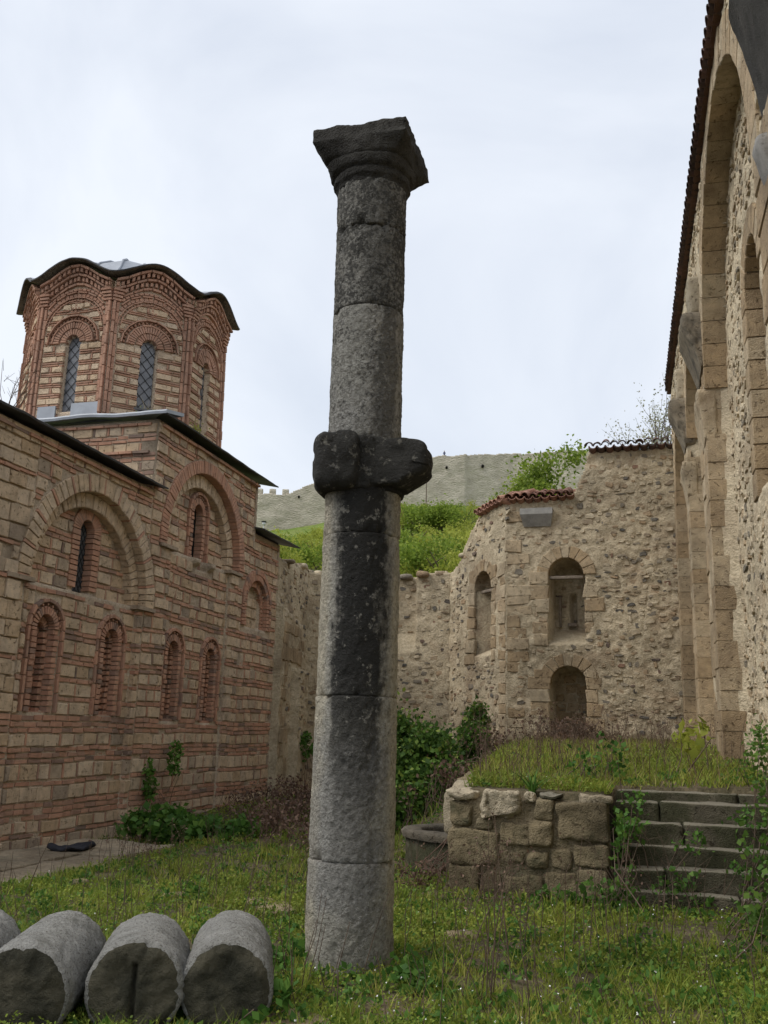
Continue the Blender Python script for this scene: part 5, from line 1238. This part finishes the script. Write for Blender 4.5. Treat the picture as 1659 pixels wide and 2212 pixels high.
# spiky rosette on the low wall
e = empty('grass_rosette', (-1.32, 10.75, 1.06), 'spiky green grass rosette on top of the low wall', 'plant'); C = np.tile([-1.32, 10.75, 1.05], (26, 1))+g.normal(0, .015, (26, 3)); V, Q, T, r_ = blades(C, .22, .012, .7, g); obj('blade', V, quads=Q, tris=T, rnd=r_, mat='weed_leaf', parent=e, kind='stuff')
# weeds on the church roof ledge
for (x, y, z, lab) in ((-9.75, 16.35, 7.75, 'green weed growing on the roof edge under the middle drum window'), (-9.15, 17.3, 7.7, 'green weed growing on the roof edge at the drum corner')):
    e = empty('roof_weed', (x, y, z-.15), lab, 'weeds'); C = np.array([x, y, z])+g.normal(0, .09, (160, 3))*[1, 1, .8]; V, Q, r_ = leaves(C, .06, .5, None, .25, g); obj('foliage', V, quads=Q, rnd=r_, mat='spring_leaf', parent=e, kind='stuff')
    C = np.array([x, y, z-.1])+g.normal(0, .06, (14, 3)); V, Q, T, r_ = blades(C, .5, .008, .2, g); obj('stalks', V, quads=Q, tris=T, rnd=r_, mat='straw', parent=e, kind='stuff')

e = empty('roof_twigs', (-9.8, 12.3, 6.35), 'thin bare twigs growing from the church roof at the left edge', 'plant'); b = Bag()
for i in range(9):
    p0 = np.array([-9.8, 12.3, 6.35])+g.normal(0, .08, 3)*[1, 1, 0]; tp = p0+[g.normal(.05, .2), g.normal(0, .2), g.uniform(.6, 1.0)]
    V_, Q_ = tube([p0, (p0+tp)/2+g.normal(0, .05, 3), tp], [.008, .006, .003], 4); b.add(V_, Q_)
    for j in range(4):
        s_ = p0+(tp-p0)*g.uniform(.4, .95); V_, Q_ = tube([s_, s_+[g.normal(0, .1), g.normal(0, .1), g.uniform(.05, .2)]], [.004, .002], 3); b.add(V_, Q_)
b.obj('stems', 'twig', e, kind='stuff')

# ---- court ground cover
GV = np.random.default_rng(21)
def scatter(n, near=4.6, far=23., pw=1.6):
    """points on the court, thinning with distance"""
    y = near+(far-near)*GV.random(n)**pw; half = 1.0+.0*y
    a0, a1 = np.tan(np.radians(-39.5)), np.tan(np.radians(8)); x = y*(a0+(a1-a0)*GV.random(n))
    # blocked: church, right wall, pavement, column, drums, low wall, steps
    xl = x*math.cos(TH)+y*math.sin(TH)
    ok = (x > -8.9) & (xl < RX-.05) & ~((x < -6.9) & (y < 13.9)) & (np.hypot(x-COLX, y-COLY) > .3) & ~((x > -2.2) & (x < -.5) & (y > 10.4) & (y < 10.95)) & ~((x > -.5) & (y > 10.2) & (y < 11.9)) & (np.hypot(x+2.38, y-12.6) > .84) & (y < 24.3)
    for (fx, fy, ln, rad, ang) in ((-3.72, 4.35, 1.25, .25, -18.5), (-3.24, 4.68, .98, .255, -20), (-2.74, 4.97, .78, .26, -24), (-2.31, 5.2, .92, .252, -22.5)):
        s, c = math.sin(R(ang)), math.cos(R(ang)); t_ = (x-fx)*s+(y-fy)*c; q = (x-fx)*c-(y-fy)*s
        ok &= ~((t_ > -.02) & (t_ < ln+.02) & (np.abs(q) < rad*.8))
    ok &= ~((y > 11.9) & (x > 1.2))
    return x[ok], y[ok]
def dens(x, y): return .5+.5*fbm(np.stack([x*.9, y*.9], -1), 77, 4)
def dry(x, y): return np.exp(-(((x+5.6)/2.4)**2+((y-15.5)/3.2)**2))+.8*np.exp(-(((x+2.2)/1.6)**2+((y-20.5)/2.5)**2))+.5*np.exp(-(((x+2.8)/.5)**2+((y-11.2)/.9)**2))
x, y = scatter(480000); dn = dens(x, y); dr = dry(x, y)
bare = np.exp(-(((x+5.2)/1.9)**2+((y-11.5)/2.6)**2)); keep = GV.random(len(x)) < np.clip(.10+1.9*(dn-.36-.22*bare), .03, 1)*(1-.75*np.clip(dr, 0, 1)); x, y, dn = x[keep], y[keep], dn[keep]
hgt = np.abs(GV.normal(0, .035, len(x)))*(.4+1.3*dn)+.008
C = np.stack([x, y, G(x, y)+hgt], 1); sz = np.clip(.013+.0018*y, .016, .055)
V, Q, r_ = leaves(C, sz, .15, None, .38, GV); tone = np.repeat(.25+.5*(.5+.5*fbm(np.stack([x*1.7, y*1.7], -1), 41, 3)), 4)
obj('ground_cover', V, quads=Q, rnd=np.clip(.65*tone+.45*r_-.05, 0, .99), mat='grass_leaf', kind='stuff')
x, y = scatter(120000, pw=1.4); dn = dens(x+3, y+5); dr = dry(x, y); keep = GV.random(len(x)) < np.clip(1.6*(dn-.4), .02, 1)*(1-.6*np.clip(dr, 0, 1)); x, y = x[keep], y[keep]
V, Q, T, r_ = blades(np.stack([x, y, G(x, y)-.01], 1), np.clip(.07+.006*y, .07, .2), np.clip(.0025+.0004*y, .003, .012), .4, GV)
obj('grass', V, quads=Q, tris=T, rnd=np.clip(r_*.95+.05, 0, 1), mat='grass_leaf', kind='stuff')
# terrace: taller seeding grass
n = 13000; y = 11.0+12.5*GV.random(n)**1.2; x = -2.3+3.6*GV.random(n); xl = x*math.cos(TH)+y*math.sin(TH); ok = (xl < 1.3) & ~((x > -.5) & (y < 11.95)); x, y = x[ok], y[ok]
V, Q, T, r_ = blades(np.stack([x, y, G(x, y)-.01], 1), .15, .007, .45, GV); obj('terrace_grass', V, quads=Q, tris=T, rnd=np.clip(.45+r_*.6, 0, 1), mat='grass_leaf', kind='stuff')
n = 2200; y = 11.0+12.5*GV.random(n)**.8; x = -2.4+3.6*GV.random(n); xl = x*math.cos(TH)+y*math.sin(TH); ok = (xl < 1.3) & ~((x > -.5) & (y < 11.95)); x, y = x[ok], y[ok]
V, Q, T, r_ = blades(np.stack([x, y, G(x, y)-.01], 1), .28, .006, .3, GV); obj('dry_grass', V, quads=Q, tris=T, rnd=r_, mat='dead_leaf', kind='stuff')
# tufts of longer grass
x, y = scatter(1500, 4.8, 16, 1.3); k = 26; cx_ = np.repeat(x, k)+GV.normal(0, .045, len(x)*k); cy_ = np.repeat(y, k)+GV.normal(0, .045, len(x)*k); hh = np.repeat(GV.uniform(.05, .17, len(x)), k); tn = np.repeat(GV.uniform(.35, 1.05, len(x)), k)
V, Q, T, r_ = blades(np.stack([cx_, cy_, G(cx_, cy_)-.01], 1), hh, np.clip(.002+.0004*cy_, .003, .009), .4, GV); obj('grass_tufts', V, quads=Q, tris=T, rnd=np.clip(.75*np.repeat(tn, 5)+.25*r_, 0, 1), mat='grass_leaf', kind='stuff')
# broad-leaved rosettes between the grass
x, y = scatter(1100, 4.8, 15, 1.4); k = 16; C = np.stack([np.repeat(x, k)+GV.normal(0, .05, len(x)*k), np.repeat(y, k)+GV.normal(0, .05, len(x)*k)], 1); C = np.concatenate([C, (G(C[:, 0], C[:, 1])+.015+.05*GV.random(len(C)))[:, None]], 1)
V, Q, r_ = leaves(C, .055, .5, None, .3, GV); obj('low_weeds', V, quads=Q, rnd=r_, mat='weed_leaf', kind='stuff')
# scattered dry stems
x, y = scatter(420, 5.2, 16, 1.); b = Bag()
for a_, c_ in zip(x, y):
    z_ = float(G(np.array(a_), np.array(c_))); h_ = GV.uniform(.2, .6); p0 = np.array([a_, c_, z_]); tp = p0+[GV.normal(0, .2)*h_, GV.normal(0, .2)*h_, h_]
    V_, Q_ = tube([p0, (p0+tp)/2+GV.normal(0, .02, 3), tp], [.0035, .003, .002], 3); b.add(V_, Q_)
b.obj('dry_stems', 'dry_stem', kind='stuff')
# tiny white flowers
x, y = scatter(420, 5, 12); keep = (x > -1.9) | (GV.random(len(x)) < .12); x, y = x[keep], y[keep]
V, Q, r_ = leaves(np.repeat(np.stack([x, y, G(x, y)+.07+.05*GV.random(len(x))], 1), 2, 0),   .012, .1, None, .45, GV); obj('white_flowers', V, quads=Q, rnd=r_, mat='petal', kind='stuff')
# dry stalks: clumps, one thing each
def stalks(x, y, n, h, label, mat='dry_stem', spread=.25, r_=.004, fuzz=0, name='dry_weed', lean=.18):
    z = float(G(np.array(x), np.array(y))); e = empty(name, (x, y, z), label, 'weeds', None); b = Bag(); fz = []
    for i in range(n):
        p0 = np.array([x, y, z-.02])+np.append(GV.normal(0, spread*.5, 2), 0); hh = h*GV.uniform(.55, 1.1); tip = p0+[GV.normal(0, lean)*hh, GV.normal(0, lean)*hh, hh]
        mid = (p0+tip)/2+GV.normal(0, .03*h, 3); V_, Q_ = tube([p0, mid, tip], [r_, r_*.8, r_*.4], 4); b.add(V_, Q_)
        for j in range(3):
            s_ = p0+(tip-p0)*GV.uniform(.5, .95); q = s_+[GV.normal(0, .1)*h, GV.normal(0, .1)*h, GV.uniform(.05, .2)*h]; V_, Q_ = tube([s_, q], [r_*.5, r_*.25], 3); b.add(V_, Q_)
            fz.append(q)
        fz.append(tip)
    b.obj('stems', mat, e, kind='stuff')
    if fuzz:
        C = np.repeat(np.array(fz), fuzz, 0)+GV.normal(0, .02, (len(fz)*fuzz, 3)); V, Q, r2 = leaves(C, .025, .2, None, .3, GV); obj('seed_heads', V, quads=Q, rnd=r2, mat='dead_leaf', parent=e, kind='stuff')
stalks(-1.05, 6.3, 9, 1.05, 'tall bare brown stalks in the foreground grass right of the column', r_=.0045, fuzz=3, spread=.2, lean=.12)
stalks(-.9, 7.6, 8, .8, 'thin brown stalks in the grass before the low wall', fuzz=2, spread=.5)
stalks(-.2, 8.2, 9, .75, 'scattered brown stalks in the grass before the steps', fuzz=2, spread=.9)
stalks(-1.75, 9.6, 14, .7, 'dry brown stalks at the left foot of the low wall', fuzz=3, spread=.5)
stalks(-3.9, 7.2, 5, .85, 'single tall brown stalks behind the fallen drums', fuzz=1, spread=.8)
stalks(-3.0, 7.9, 7, .7, 'brown stalks left of the standing column', fuzz=2, spread=.5)
stalks(-3.35, 9.6, 16, .65, 'dry weed clump in the grass behind the column', fuzz=4, spread=.7)
stalks(-5.1, 9.8, 10, .6, 'dry weed stalks in the grass near the pavement', fuzz=3, spread=.8)
stalks(-6.3, 11.3, 14, .4, 'reddish dry weeds on the edge of the pavement', fuzz=5, spread=.5)
stalks(-1.4, 12.4, 40, .75, 'tall brown grass stalks on the front of the terrace', fuzz=3, spread=1.3)
stalks(-.6, 15.0, 46, .8, 'tall brown grass stalks in the middle of the terrace', fuzz=3, spread=1.8)
stalks(.3, 17.5, 30, .7, 'brown grass stalks at the back of the terrace by the piers', fuzz=3, spread=1.4)
stalks(.35, 10.2, 18, .8, 'bare bramble stems arching over the stone steps', spread=.8, lean=.5)
stalks(-2.52, 7.35, 3, .55, 'dark dead stalk leaning against the column foot', r_=.011, spread=.08, lean=.1)
# flat stones in the grass
for i, (x, y, sx, sy, lab) in enumerate(((-3.5, 8.75, .75, .35, 'flat grey stone slab sunk in the grass left of the column'), (-2.0, 5.35, .55, .4, 'flat grey stone at the foot of the fallen drums'), (-1.62, 8.3, .3, .2, 'small pale stone in the grass right of the column'), (-4.6, 9.0, .25, .15, 'small pale stone in the grass near the pavement'), (-5.9, 9.35, .3, .14, 'white stone fragment beside the pavement edge'))):
    V, Q = rough_box((sx, sy, .1), (x, y, float(G(np.array(x), np.array(y)))+.01), GV.uniform(0, 3), n=8, k=4, amp=.025, ns=5, seed=i+70); tag(obj('flat_stone', V, quads=Q, mat='mossy_stone', smooth=True), lab, 'stone')
